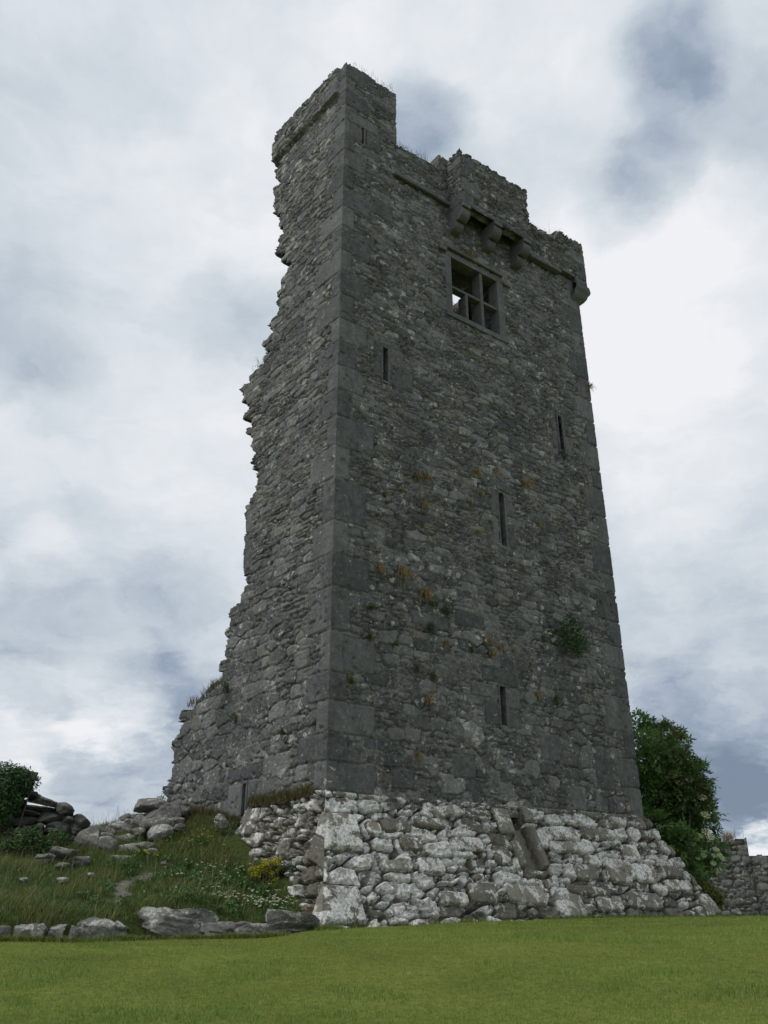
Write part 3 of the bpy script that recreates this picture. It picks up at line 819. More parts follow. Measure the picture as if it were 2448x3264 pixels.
for (a, b, c, d) in SLITS:
    rboxes('slit_window', [(a - .05, a, -.45, .001, c, d), (b, b + .05, -.45, .002, c, d), (a - .05, b + .05, -.45, .003, d + .001, d + .05), (a - .05, b + .05, -.45, .004, c - .05, c - .001)], tower, mat=M_WALL, width=.003)
rboxes('slit_window', [(2.31, 2.36, -.45, .012, -.13, .385), (2.44, 2.49, -.45, .03, -.13, .385), (2.31, 2.49, -.45, .016, .388, .44)], tower, U=UL, W=NL, width=.006)
# ---- string courses
rboxes('string_course', [(1.42, 2.0, 0, .085, 13.60, 13.70), (2.006, 2.62, 0, .095, 13.60, 13.70), (2.626, 3.04, 0, .09, 13.58, 13.69)], tower, width=.02)
rboxes('string_course', [(5.62, 6.2, 0, .16, 13.36, 13.46), (6.206, 6.72, 0, .17, 13.37, 13.47), (6.76, 7.25, 0, .15, 13.50, 13.59)], tower, width=.02)
rboxes('corner_stone', [(1.44, 1.62, -.62, -.2, 14.98, 15.14)], tower, width=.03)
# ---- projecting box over the window
BOX0 = C0 + NR * (0.50 - LEAN * 14)
mach = relief('machicolation', M_WALL, tower, 3.05, 5.28, 13.40, 15.12, RES, lambda u, z: BOX0 + UR * u[..., None] + ZV * z[..., None], NR,
              lambda u, z: layout(u, z, 71, size_wall, [(3.05, 3.42, 13.4, 13.72, {'open0': False}), (3.05, 3.3, 14.2, 14.6), (3.05, 3.62, 13.74, 14.18), (3.05, 3.5, 14.62, 14.9),
                     (3.42, 4.1, 13.4, 13.53), (4.11, 4.75, 13.4, 13.53), (4.76, 5.28, 13.4, 13.53)], depth=.045, pale_fn=lambda a, b, r: .5 + .12 * (r > .7), rough=.02, tilt=.15),
              lambda uc, zc, cu, cz: (0.75 * zc + 0.25 * cz) < 15.07 + .04 * fbm(uc * 3, uc * 0, 5, 2), .24, mit=(True, True))
relief('side_wall', M_WALL, mach, 0.0, 0.5, 13.40, 15.10, RES, lambda v, z: BOX0 + UR * 3.045 - NR * (0.5 - v[..., None]) + ZV * z[..., None], -UR,
       lambda u, z: layout(u, z, 73, size_wall, [(.1, .5, 13.4, 13.75, {'open1': True}), (.2, .5, 14.2, 14.6, {'open1': True}), (.0, .5, 14.62, 14.88, {'open1': True})], depth=.035, rough=.015), None, .22, mit=(False, True))
relief('side_wall', M_WALL, mach, 0.0, 0.5, 13.40, 15.10, 0.05, lambda v, z: BOX0 + UR * 5.285 - NR * (0.5 - v[..., None]) + ZV * z[..., None], UR, coarse_lay(75), None, .22, mit=(False, True))
rboxes('light_block_slab', [(3.25, 5.1, .02, .28, 13.9, 14.05)], mach)  # slab added inside the box to stop sky light leaking down between the corbels


def corbel(u0, u1, parent):
    prof = []
    for cx, cz, r in ((0.29, 13.18, 0.19), (0.08, 12.99, 0.17)):
        for k in range(9):
            a = R(30 - k * 15)
            prof.append((cx + r * math.cos(a), cz + r * math.sin(a)))
    prof = [(-.2, 13.398), (.505, 13.398), (.515, 13.28)] + prof + [(-.2, 12.80)]
    s = Soup(); n = len(prof)
    rows = []
    for k, uu in enumerate((u0, u0 + .02, u1 - .02, u1)):
        ins = .015 if k in (0, 3) else 0
        rows += [C0 + UR * uu + NR * (p[0] - ins - LEAN * 13) + ZV * (p[1] + (ins if p[1] < 13.3 else 0)) for p in prof]
    F = [(r * n + i, r * n + (i + 1) % n, (r + 1) * n + (i + 1) % n, (r + 1) * n + i) for r in range(3) for i in range(n)]
    F += [tuple(range(n)), tuple(3 * n + i for i in range(n))]
    s.add(rows, F)
    return mesh_obj('corbel', s.v, s.f, M_DRESSED, parent, attrs={'sc': np.tile([.45, 0, .7, .35], (len(s.v), 1))}, smooth=False)
for a in (3.045, 4.05, 5.02): corbel(a, a + .26, mach)
# ---- projecting parapet at the far corner
P0R = C0 + NR * (0.12 - LEAN * 14)
def keep_p(uc, zc, cu, cz):
    top = np.where(uc > 6.78, 14.90, 14.60) + .05 * fbm(uc * 3, uc * 0, 15, 2)
    bot = np.interp(uc, [5.2, 6.7, 6.74, 7.28, 7.3, 8], [13.46, 13.47, 13.59, 13.59, 13.28, 13.26])
    return ((0.75 * zc + 0.25 * cz) < top) & (zc > bot)
par = relief('parapet', M_WALL, tower, 5.25, 7.74, 13.2, 15.05, RES, lambda u, z: P0R + UR * u[..., None] + ZV * z[..., None], NR,
             lambda u, z: layout(u, z, 81, size_wall, [(7.3, 7.8, 13.25, 13.6, {'open1': True}), (7.45, 7.8, 13.62, 14.1, {'open1': True}), (7.25, 7.8, 14.12, 14.5, {'open1': True})],
                                 depth=.045, rough=.02, tilt=.15, pale_fn=lambda a, b, r: .47 + .1 * (r > .7)), keep_p, .5, mit=(False, True))
relief('end_face', M_WALL, par, 0, 2.6, 13.27, 14.92, .04, lambda v, z: P0R + UR * 7.74 + UL * v[..., None] + ZV * z[..., None], UR, coarse_lay(83), None, .2, mit=(True, False))
s = Soup()
nseg = 16
for k, (zz, rr) in enumerate([(13.27, .23), (13.18, .235), (13.08, .21), (12.99, .17), (12.9, .10), (12.82, .02)]):
    pass
prof = [(13.27, .26), (13.2, .27), (13.12, .25), (13.06, .20), (13.03, .19), (12.97, .17), (12.90, .12), (12.84, .03)]
V = []
for zz, rr in prof:
    for dx, dy in ((-.35, rr), (rr * .55, rr), (rr * .92, rr * .8), (rr, rr * .45), (rr, -.6)):
        V.append(C0 + UR * (7.50 + dx) + NR * (dy - .02 - LEAN * 13) + ZV * zz)
F = [(i * 5 + j, i * 5 + j + 1, (i + 1) * 5 + j + 1, (i + 1) * 5 + j) for i in range(len(prof) - 1) for j in range(4)]
F += [(0, 1, 2, 3, 4)]
mesh_obj('corbel', V, F, M_DRESSED, par, attrs={'sc': np.tile([.5, 0, .6, .4], (len(V), 1))}, smooth=True)

# ------------------------------------------------------------------ ground
def ground_z(x, y):
    z = np.interp(y, [-60, 0, 6, 8, 9.6, 11.2, 12.2, 13.2, 16, 20, 26, 60, 200, 1500], [-3.5, -1.6, -.96, -.66, -.38, -.17, -.11, -.04, .10, .145, .16, .1, -3, -30])
    z = z + 0.02 * fbm(x * 0.35, y * 0.35, 3, 3)
    z = z + 0.03 * fbm(x * .8, y * .8, 6, 3) - 0.085 * sm(x, -.7, -1.7) * sm(x, -4.9, -3.3) * sm(y, 9, 12)
    return z


def build_ground():
    xs = np.unique(np.concatenate([np.linspace(-1500, -40, 16), np.linspace(-40, -12, 16), np.arange(-12, 14, 0.16), np.linspace(14, 40, 14), np.linspace(40, 1500, 16)]))
    ys = np.unique(np.concatenate([np.linspace(-60, 4, 22), np.arange(4, 32, 0.16), np.linspace(32, 80, 14), np.linspace(80, 1500, 16)]))
    X, Y = np.meshgrid(xs, ys); Zg = ground_z(X, Y)
    V = np.stack([X, Y, Zg], -1).reshape(-1, 3)
    i = np.arange(X.size).reshape(X.shape)
    F = np.stack([i[:-1, :-1], i[:-1, 1:], i[1:, 1:], i[1:, :-1]], -1).reshape(-1, 4)
    m = bpy.data.materials.new('mown_turf'); m.use_nodes = True
    w = NT(m.node_tree); w.n.clear()
    geo = w.node('ShaderNodeNewGeometry').outputs['Position']
    a = w.noise(geo, 0.8, 5, 0.6); b = w.noise(geo, 14, 6, 0.7)
    col = w.mix(w.ss(a, .35, .65), (0.165, 0.215, 0.040), (0.225, 0.27, 0.055))
    col = w.mix(w.ss(b, .30, .70), w.mix(0.5, col, (0.04, 0.05, 0.015)), col)
    bs = w.node('ShaderNodeBsdfPrincipled'); bs.inputs['Roughness'].default_value = 0.95; bs.inputs['Specular IOR Level'].default_value = 0.1
    w.l.new(col, bs.inputs['Base Color'])
    bp = w.node('ShaderNodeBump'); bp.inputs['Distance'].default_value = 0.03; w.l.new(w.noise(geo, 45, 5, .7), bp.inputs['Height']); w.l.new(bp.outputs[0], bs.inputs['Normal'])
    o = w.node('ShaderNodeOutputMaterial'); w.l.new(bs.outputs[0], o.inputs[0])
    g = mesh_obj('ground', V, F, m, None, origin=(0, 0, 0))
    tag(g, 'mown green lawn sloping up to the foot of the tower', None, None, 'structure')


build_ground()

ROW = lambda x: np.interp(x, [-12, -4.55, -4.2, -3.8, -3.35, -2.74, -2.1, -1.2, -.6, 3], [8.9, 11.50, 11.70, 11.90, 12.20, 12.50, 12.68, 12.92, 13.03, 13.3])   # the line of rocks: y for a given x
MC = [(-4.66, 11.71, .12), (-3.94, 12.07, .12), (-3.21, 12.39, .14), (-2.49, 12.86, .24), (-1.71, 13.19, .12), (-1.23, 13.44, .12), (-4.76, 13.38, .56),
      (-5.34, 13.16, .6), (-3.62, 13.32, .43), (-3.79, 14.31, .77), (-5.03, 14.98, 1.0), (-5.54, 14.59, .93), (-5.03, 16.03, 1.32), (-4.94, 16.79, 1.5),
      (-4.38, 17.36, 1.85), (-4.45, 16.72, 1.62), (-3.64, 16.2, 1.45), (-2.86, 16.25, 1.66), (-2.47, 14.79, .84), (-1.63, 14.41, .80), (-1.25, 14.04, .72),
      (-1.9, 13.97, .44), (-2.9, 14.72, .84), (-.97, 13.26, .25), (-9, 12, .3), (-9, 16, 1.0), (-9, 22, 1.6), (-5, 22, 1.9), (-6.2, 18, 1.5), (-3.6, 19, 1.95), (-1, 22, 1.9),
      (-1.3, 17, 1.7), (0, 15.5, 1.0), (-.4, 14, .6), (2, 18, 1.4), (-7.5, 13.5, .7), (-3.1, 15.6, 1.3), (-2.55, 15.5, 1.35)]
MC = np.array(MC)


def tps_fit(P):
    n = len(P); d = np.hypot(P[:, None, 0] - P[None, :, 0], P[:, None, 1] - P[None, :, 1])
    K = np.where(d > 0, d * d * np.log(d + 1e-12), 0) + np.eye(n) * 0.05
    Q = np.hstack([np.ones((n, 1)), P[:, :2]])
    A = np.block([[K, Q], [Q.T, np.zeros((3, 3))]])
    return np.linalg.solve(A, np.concatenate([P[:, 2], np.zeros(3)]))


TPS = tps_fit(MC)


def bank_z(x, y):
    x = np.asarray(x, float); y = np.asarray(y, float)
    z = TPS[-3] + TPS[-2] * x + TPS[-1] * y
    for k in range(len(MC)):
        d2 = (x - MC[k, 0]) ** 2 + (y - MC[k, 1]) ** 2
        z = z + TPS[k] * 0.5 * d2 * np.log(d2 + 1e-12)
    z = z + 0.10 * fbm(x * 1.6, y * 1.6, 90, 4) + 0.03 * fbm(x * 7, y * 7, 91, 3)
    t = y - ROW(x) - 0.02
    lump = 0.08 * fbm(x * 3, y * 0 + 1, 33, 3)
    return z * sm(t + lump, -0.02, 0.34) - 0.5 * sm(t + lump, 0.12, -0.12)


PATH = np.array([(-3.55, 12.9), (-3.62, 13.15), (-3.72, 13.5), (-3.62, 13.85), (-3.42, 14.15)])
def path_d(x, y):
    d = np.full(np.shape(x), 9.0)
    for i in range(len(PATH) - 1):
        a, b = PATH[i], PATH[i + 1]; ab = b - a
        t = np.clip(((x - a[0]) * ab[0] + (y - a[1]) * ab[1]) / (ab @ ab), 0, 1)
        d = np.minimum(d, np.hypot(x - a[0] - t * ab[0], y - a[1] - t * ab[1]))
    return d


def bare(x, y):
    """0..1: bare earth on the bank (the trodden path and the scar by the corner stones)"""
    p = sm(path_d(x, y) + 0.30 * fbm(x * 5, y * 5, 12, 4), 0.17, 0.06)
    q = sm(np.hypot((x + 0.98) / 0.13, (y - 13.28) / 0.22) + 1.0 * fbm(x * 6, y * 6, 13, 3), 1.5, 0.8)
    return p * .85, q


def build_bank():
    xs = np.arange(-9.5, 1.2, 0.055); ys = np.arange(9.4, 23, 0.055)
    X, Y = np.meshgrid(xs, ys); Zb = bank_z(X, Y)
    rel = np.stack([X - C0[0], Y - C0[1]], -1)
    M = np.linalg.inv(np.array([UR[:2], UL[:2]]).T)
    ab = rel @ M.T
    ok = (ab[..., 0] < 0.35) & (Y > ROW(X) - 0.25) & ~((ab[..., 0] > -0.5) & (ab[..., 1] < -0.42))
    p, q = bare(X, Y)
    V = np.stack([X, Y, Zb], -1).reshape(-1, 3)
    i = np.arange(X.size).reshape(X.shape)
    F = np.stack([i[:-1, :-1], i[:-1, 1:], i[1:, 1:], i[1:, :-1]], -1)
    F = F[ok[:-1, :-1] & ok[1:, 1:] & ok[:-1, 1:] & ok[1:, :-1]]
    used = np.zeros(len(V), bool); used[F.ravel()] = True; rm = np.cumsum(used) - 1
    A = np.stack([p, q, fbm(X * 1.2, Y * 1.2, 70, 3) + .5, 0 * p + 1], -1).reshape(-1, 4)
    m = bpy.data.materials.new('rough_bank'); m.use_nodes = True
    w = NT(m.node_tree); w.n.clear()
    at = w.node('ShaderNodeAttribute', attribute_name='sc'); sp = w.node('ShaderNodeSeparateColor'); w.l.new(at.outputs['Color'], sp.inputs[0])
    geo = w.node('ShaderNodeNewGeometry').outputs['Position']
    n = w.noise(geo, 9, 6, .7)
    col = w.mix(w.ss(n, .35, .65), (0.045, 0.065, 0.020), (0.085, 0.105, 0.032))
    gr = w.mix(w.ss(w.noise(geo, 22, 5, .7), .38, .62), (0.16, 0.14, 0.115), (0.33, 0.31, 0.27))
    col = w.mix(sp.outputs[0], col, gr)
    col = w.mix(sp.outputs[1], col, w.mix(w.ss(n, .35, .65), (0.07, 0.045, 0.028), (0.15, 0.10, 0.065)))
    bs = w.node('ShaderNodeBsdfPrincipled'); bs.inputs['Roughness'].default_value = 0.95; bs.inputs['Specular IOR Level'].default_value = 0.1
    w.l.new(col, bs.inputs['Base Color'])
    bp = w.node('ShaderNodeBump'); bp.inputs['Distance'].default_value = 0.06; w.l.new(w.noise(geo, 25, 5, .7), bp.inputs['Height']); w.l.new(bp.outputs[0], bs.inputs['Normal'])
    o = w.node('ShaderNodeOutputMaterial'); w.l.new(bs.outputs[0], o.inputs[0])
    g = mesh_obj('embankment', V[used], rm[F], m, None, attrs={'sc': A[used]}, origin=(0, 0, 0))
    tag(g, 'rough grassy bank rising to the broken side of the tower', None, None, 'structure')


build_bank()


def tower_ab(x, y):
    M = np.linalg.inv(np.array([UR[:2], UL[:2]]).T)
    r = np.stack([np.asarray(x) - C0[0], np.asarray(y) - C0[1]], -1) @ M.T
    return r[..., 0], r[..., 1]


# ------------------------------------------------------------------ grass
def blades(P, H, Wd, lean, ang, col, seg=1):
    """P n x 3 roots; returns soup arrays of bent blades (seg 1: a triangle, seg 2: quad and tip)"""
    n = len(P); c, s = np.cos(ang), np.sin(ang)
    side = np.stack([c, s, 0 * c], -1) * (Wd / 2)[:, None]
    la = ang + 1.3
    ld = np.stack([np.cos(la), np.sin(la), 0 * c], -1) * (H * lean)[:, None]
    up = np.stack([0 * c, 0 * c, H], -1)
    if seg == 1:
        V = np.stack([P - side, P + side, P + up + ld], 1).reshape(-1, 3)
        F = np.arange(n * 3).reshape(-1, 3); A = np.repeat(col, 3, 0)
        return V, F, A
    mid = P + up * 0.6 + ld * 0.35; tip = P + up + ld * 1.15
    V = np.stack([P - side, P + side, mid + side * .7, mid - side * .7, tip - side * .12, tip + side * .12], 1).reshape(-1, 3)
    b = np.arange(n)[:, None] * 6
    F = np.vstack([b + np.array([0, 1, 2, 3]), b + np.array([3, 2, 5, 4])]); A = np.repeat(col, 6, 0)
    return V, F, A


RG = np.random.default_rng(4)


def tint(n, cols, wts, jit=0.18, sel=None):
    cols = np.array(cols); k = RG.choice(len(cols), n, p=np.array(wts) / sum(wts)) if sel is None else sel
    c = cols[k] * (1 + RG.uniform(-jit, jit, (n, 1)))
    return np.clip(c, 0, 1)


def lawn():
    n = 330000
    y = 7.0 + (RG.random(n) ** 1.15) * 13.5
    x = RG.uniform(-.47, .50, n) * (y + 0.5)
    a, b = tower_ab(x, y)
    inside = (b > -0.86) & (a > -0.4) & (a < 8.3)
    keep = ~inside & ~((x < -.6) & (y > ROW(x) - .12)) & ~((x < 0.2) & (y > 13.3))
    x, y = x[keep], y[keep]; n = len(x)
    z = ground_z(x, y)
    big = fbm(x * 0.9, y * 1.5, 44, 4); sml = fbm(x * 4, y * 5, 45, 3)
    lush = sm(big + 0.5 * sml, 0.10, 0.22)
    H = (0.012 + 0.016 * RG.random(n)) * (1 + 0.9 * lush); W = RG.uniform(.004, .009, n)
    g = tint(n, [(0.21, .285, .052), (.24, .305, .060), (.185, .26, .048), (.32, .33, .11)], [4, 4, 3, 1.0], .10)
    wide = fbm(x * .35 + 4, y * .8, 52, 4)
    g = g * (.95 + 0.6 * big[:, None] + .45 * sml[:, None] + .75 * wide[:, None])
    yel = sm(fbm(x * .5 + 9, y * 1.1, 48, 4), .02, .22)[:, None]; g = g * (1 - .45 * yel) + np.array([.33, .32, .07]) * .45 * yel
    g = g * (1 - lush[:, None] * .35) + np.array([.07, .17, .03]) * (lush[:, None] * .35)
    V, F, A = blades(np.stack([x, y, z - .004], -1), H, W, RG.uniform(.1, .9, n), RG.uniform(0, 6.28, n), g)
    o = mesh_obj('grass', V, F, M_BLADE, None, attrs={'col': A}, smooth=False, origin=(0, 10, 0))
    tag(o, 'short mown olive green lawn grass', 'grass', None, 'stuff')
    # longer unmown fringe against the stones and the base
    pts = []
    for t in np.linspace(-4.9, -.55, 2300):
        for k in range(3):
            pts.append((t + RG.normal(0, .02), ROW(t) - .13 + abs(RG.normal(0, .03)) * -1))
    for t in np.linspace(-.6, 8.3, 3600):
        p = C0 + UR * t + NR * (0.83 + .05 * fbm(np.array([t * 2.0]), np.array([0.]), 2, 2)[0] + abs(RG.normal(0, .06))); pts.append((p[0], p[1]))
    pts = np.array(pts); n = len(pts)
    dens = fbm(pts[:, 0] * 2.5, pts[:, 1] * 2.5, 51, 3) + RG.uniform(-.15, .15, n)
    pts = pts[dens > -0.08]; dens = dens[dens > -.08]; n = len(pts)
    z = ground_z(pts[:, 0], pts[:, 1])
    V, F, A = blades(np.column_stack([pts, z - .01]), RG.uniform(.03, .085, n) * (1 + dens), RG.uniform(.006, .011, n), RG.uniform(.1, .8, n), RG.uniform(0, 6.28, n),
                     tint(n, [(.14, .20, .04), (.19, .25, .055), (.30, .26, .13)], [4, 3, 1.5]), 2)
    o = mesh_obj('grass', V, F, M_BLADE, None, attrs={'col': A}, smooth=False, origin=(0, 13, 0))
    tag(o, 'longer untrimmed grass fringe along the foot of the stones', 'grass', None, 'stuff')


lawn()


def bank_grass():
    n = 170000
    x = RG.uniform(-8.2, 0.4, n); y = RG.uniform(9.9, 19.5, n)
    a, b = tower_ab(x, y)
    ok = (y > ROW(x) + .10) & (a < -0.02 + 0 * x) & ~((a > -.52) & (b < 2.35)) & ~((a > -0.9) & (b < -0.3)) & (x > -.50 * (y + 1))
    x, y = x[ok], y[ok]
    p, q = bare(x, y)
    kk = (p < RG.random(len(x)) * .8) & (q < RG.random(len(x)) * .9)
    x, y = x[kk], y[kk]; n = len(x)
    z = bank_z(x, y)
    c1 = fbm(x * 1.1, y * 1.1, 70, 4); c2 = fbm(x * 3.5, y * 3.5, 71, 3)
    H = (0.045 + .085 * RG.random(n)) * (1 + 1.3 * c1 + 1.2 * c2).clip(.3, 2.2)
    dry = sm(c2 + .6 * c1 + RG.normal(0, .12, n), .08, .32)
    g = tint(n, [(.095, .16, .038), (.125, .185, .048), (.070, .135, .040), (.16, .19, .055)], [4, 3, 3, 2], .25)
    g = g * (1 - dry[:, None] * .7) + np.array([.25, .24, .09]) * (dry[:, None] * .7)
    # browner against the tower wall
    nb = sm(tower_ab(x, y)[0], -.9, -.15) * sm(tower_ab(x, y)[1], 1.5, 2.6) * .4
    g = g * (1 - nb[:, None]) + np.array([.15, .11, .06]) * nb[:, None]
    V, F, A = blades(np.stack([x, y, z - .02], -1), H, RG.uniform(.006, .013, n), RG.uniform(.2, 1.3, n), RG.uniform(0, 6.28, n), g, 2)
    o = mesh_obj('grass', V, F, M_BLADE, None, attrs={'col': A}, smooth=False, origin=(-3, 13, 0))
    tag(o, 'long wild grass covering the rough bank beside the tower', 'grass', None, 'stuff')
    # tall seeding stalks
    k = RG.choice(n, 900); xs, ys, zs = x[k], y[k], z[k]
    V, F, A = blades(np.stack([xs, ys, zs], -1), RG.uniform(.2, .42, 900), RG.uniform(.004, .007, 900), RG.uniform(.1, .7, 900), RG.uniform(0, 6.28, 900), tint(900, [(.32, .29, .17), (.22, .22, .10)], [1, 1]), 2)
    o = mesh_obj('grass', V, F, M_BLADE, None, attrs={'col': A}, smooth=False, origin=(-3, 13.5, 0))
    tag(o, 'pale seeding grass stalks standing above the wild grass of the bank', 'grass', None, 'stuff')


bank_grass()


# ------------------------------------------------------------------ rocks
def ico(sub):
    bm = bmesh.new(); bmesh.ops.create_icosphere(bm, subdivisions=sub, radius=1)
    V = np.array([v.co[:] for v in bm.verts]); F = np.array([[v.index for v in f.verts] for f in bm.faces]); bm.free()
    return V, F


ICO5 = ico(5); ICO4 = ico(4)


def rock_pts(w, d, h, seed, yaw=0.0, pitch=0.0, box=0.55, cuts=9, bed=0.02, hi=False):
    V, F = ICO5 if hi else ICO4
    r = np.random.default_rng(seed)
    cuts = cuts + 5
    p = V.copy()
    # towards a block
    mx = np.abs(p).max(1, keepdims=True); p = p * (1 - box) + p / mx * box * 0.86
    for k in range(cuts):
        n = r.normal(size=3); n[2] *= .8; n /= np.linalg.norm(n); o = r.uniform(.55, .88)
        e = np.clip(p @ n - o, 0, None); p = p - n * (e * .92)[:, None]
    p = p * np.array([w / 2, d / 2, h / 2]) / np.abs(p).max(0)
    q = p * 1.0
    s = (w + h) / 2
    f = lambda k, sd: fbm(q[:, 0] / s * k + q[:, 1] / s * k * .7 + sd, q[:, 2] / s * k * 1.3 - q[:, 1] / s * k * .5, seed * 7 + sd, 4)
    nrm = V
    p = p + nrm * (f(2.0, 1) * s * .09)[:, None] + nrm * (-np.abs(f(5.0, 2)) * s * .13)[:, None] + nrm * (f(16.0, 3) * s * .035)[:, None]
    if bed > 0:
        sl = r.uniform(-.12, .12)
        bb = fbm(q[:, 0] * 1.5 + seed, (q[:, 2] + sl * q[:, 0] + .02 * np.sin(q[:, 0] * 9)) * 22, seed, 3)
        side = (1 - np.abs(V[:, 2])) ** .5
        p = p - nrm * (np.clip(-bb * 3.5 - .1, 0, 1) * bed * side)[:, None]
        groove = np.clip(-bb * 3.5 - .1, 0, 1) * side  # groove depth, darkens the bedding grooves through the joint channel
    else: groove = 0 * p[:, 0]
    cp, sp_ = math.cos(pitch), math.sin(pitch)
    p = np.stack([p[:, 0] * cp - p[:, 2] * sp_, p[:, 1], p[:, 0] * sp_ + p[:, 2] * cp], -1)
    cy, sy = math.cos(yaw), math.sin(yaw)
    p = np.stack([p[:, 0] * cy - p[:, 1] * sy, p[:, 0] * sy + p[:, 1] * cy, p[:, 2]], -1)
    return p, F, groove


def rock(name, c, w, h, label, seed, d=None, yaw=0.38, pitch=0.0, pale=.5, box=.55, cat='rock', group=None, bed=.02, dep=.0, cuts=9, dressed=0.0):
    d = d or w * .7
    p, F, groove = rock_pts(w * 1.04, d, h * 1.05, seed, yaw, pitch, box, cuts, bed, hi=w > .5)
    back = np.array([-math.sin(0.2), math.cos(0.2), 0]) * (d * .25 + dep)
    V = p + np.array(c) + back
    up = np.clip(p[:, 2] / h, -.5, .5)
    A = np.stack([np.full(len(V), .45 + .3 * ((seed * .618) % 1)), groove * .9, np.full(len(V), dressed), pale + .35 * up], -1)
    o = mesh_obj(name, V, F, M_ROCK, None, attrs={'sc': A})
    return tag(o, label, cat, group)


G1 = 'low rocks along the edge of the lawn'; G2 = 'loose rocks lying on the grassy bank'; G3 = 'rubble heaped at the skyline of the bank'
ROCKS = [
    ('r1', (-4.55, 11.50, -.10), .20, .14, 'small flaky grey rock, leftmost in the row edging the lawn', .45, .03, G1),
    ('r2', (-4.245, 11.70, -.085), .40, .19, 'pale-topped low rock in the lawn row, second from the left', .66, .03, G1),
    ('r3', (-3.985, 11.85, -.08), .21, .15, 'small cracked rock with pale layers between two gaps in the lawn row', .62, .04, G1),
    ('r4', (-3.79, 11.92, -.085), .12, .13, 'smallest pale stone in the row edging the lawn', .62, .02, G1),
    ('r5', (-3.59, 12.06, -.05), .38, .22, 'layered grey slab of rock left of the dry grass in the lawn row', .60, .05, G1),
    ('r5b', (-3.355, 12.20, -.06), .25, .19, 'blocky layered rock just left of the largest rock in the lawn row', .60, .05, G1),
    ('r6', (-2.74, 12.52, -.005), 1.06, .45, 'largest rock in the lawn row, wide and humped with a pale crest', .60, .05, G1),
    ('r7', (-2.12, 12.68, -.10), .74, .26, 'long low cracked rock right of the largest rock by the lawn', .52, .05, G1),
    ('r8', (-1.70, 12.80, -.13), .50, .22, 'low pale-nosed rock half sunk in the lawn edge', .56, .05, G1),
    ('r9', (-1.19, 12.94, -.03), .64, .42, 'tall layered block of grey rock at the right of the lawn row', .56, .07, G1),
    ('r10', (-.83, 12.98, -.13), .20, .18, 'small grey stone wedged below the lowest white corner stone', .50, .02, G1),
    ('r11', (-.62, 13.03, -.10), .19, .13, 'thin little stone at the very foot of the tower corner', .50, .02, G1),
    ('s1', (-4.92, 13.0, .55), .13, .08, 'tiny pale stone in long grass at the left of the bank', .75, .01, G2),
    ('s2', (-4.44, 13.17, .56), .18, .08, 'small flat pale stone in the middle of the grassy bank', .78, .01, G2),
    ('s3', (-4.19, 13.57, .64), .12, .07, 'tiny grey stone in the grass left of the trodden path', .6, .01, G2),
    ('slab', (-4.53, 14.09, .86), .38, .16, 'rounded green-grey slab sunk in grass below the rubble heap', .5, .01, G2),
    ('slab2', (-4.70, 13.85, .76), .26, .13, 'low mossy slab sunk in grass under the rounded slab', .35, .01, G2),
    ('low1', (-4.93, 14.38, 1.0), .46, .18, 'flat grey outcrop at the foot of the bramble bush', .5, .03, G2),
    ('low2', (-5.10, 14.02, .88), .38, .14, 'lower left grey outcrop under the bramble bush', .48, .03, G2),
    ('step', (-4.14, 14.64, .90), .44, .17, 'flat pale stepping slab at the top of the trodden path', .62, .0, G2),
    ('small8', (-3.67, 14.75, 1.13), .16, .1, 'small dark stone beside the yellow dandelions on the bank', .4, .01, G2),
    ('pale8', (-3.58, 14.57, 1.04), .15, .08, 'small domed pale stone above the path on the bank', .7, .01, G2),
    ('bys', (-2.73, 15.44, 1.55), .27, .26, 'pale upright stone against the tower below the narrow low slit', .68, .02, G2),
    ('round', (-5.04, 16.24, 1.44), .28, .20, 'round dark boulder standing against the sky right of the dry stone wall', .42, .0, G3),
    ('flat', (-4.77, 15.90, 1.29), .33, .18, 'pale flat-topped boulder just right of the round one', .66, .0, G3),
    ('big', (-4.84, 15.26, 1.14), .45, .40, 'large leaning grey boulder at the front left of the rubble heap', .50, .0, G3),
    ('broken', (-4.50, 15.22, 1.10), .36, .27, 'broken-faced boulder tucked to the right of the large leaning one', .55, .0, G3),
    ('wedge', (-4.40, 15.80, 1.25), .40, .22, 'dark boulder with a flat white top in the middle of the rubble', .58, .0, G3),
    ('long', (-4.63, 16.36, 1.49), .60, .24, 'long grey boulder on the skyline behind the white-topped one', .50, .0, G3),
    ('smallup', (-4.39, 16.74, 1.68), .29, .20, 'pointed grey stone high on the heap left of the cap slab', .45, .0, G3),
    ('mid', (-4.52, 16.49, 1.61), .21, .13, 'small pale grey stone on top of the long skyline boulder', .55, .0, G3),
    ('ridge', (-4.15, 15.26, 1.09), .48, .15, 'low ridge of rock below the white-topped boulder', .52, .0, G3),
    ('back1', (-5.30, 16.57, 1.38), .2, .14, 'small stone behind the gap beside the dry stone wall', .45, .0, G3),
    ('back2', (-5.13, 15.79, 1.22), .22, .17, 'dark angular stone under the right end of the dry stone wall', .38, .0, G3),
    ('tl', (-4.78, 17.1, 1.78), .22, .12, 'far small stone on the grassy skyline hump', .5, .0, G3),
    ('cap', (-4.01, 16.50, 1.92), .78, .20, 'wide flat cap slab on top of the rubble heap by the tower', .46, .0, G3),
    ('cap2', (-3.92, 16.32, 1.74), .50, .24, 'sloping boulder right under the wide cap slab', .45, .0, G3),
    ('cap3', (-3.93, 15.93, 1.53), .60, .27, 'broad grey boulder below the cap slab, second from the top', .50, .0, G3),
    ('cap4', (-3.74, 15.65, 1.40), .36, .18, 'white-faced stone at the lower right of the rubble heap', .74, .0, G3),
    ('cap5', (-4.27, 16.24, 1.61), .28, .21, 'rounded grey boulder left of the broad one under the cap slab', .5, .0, G3),
]
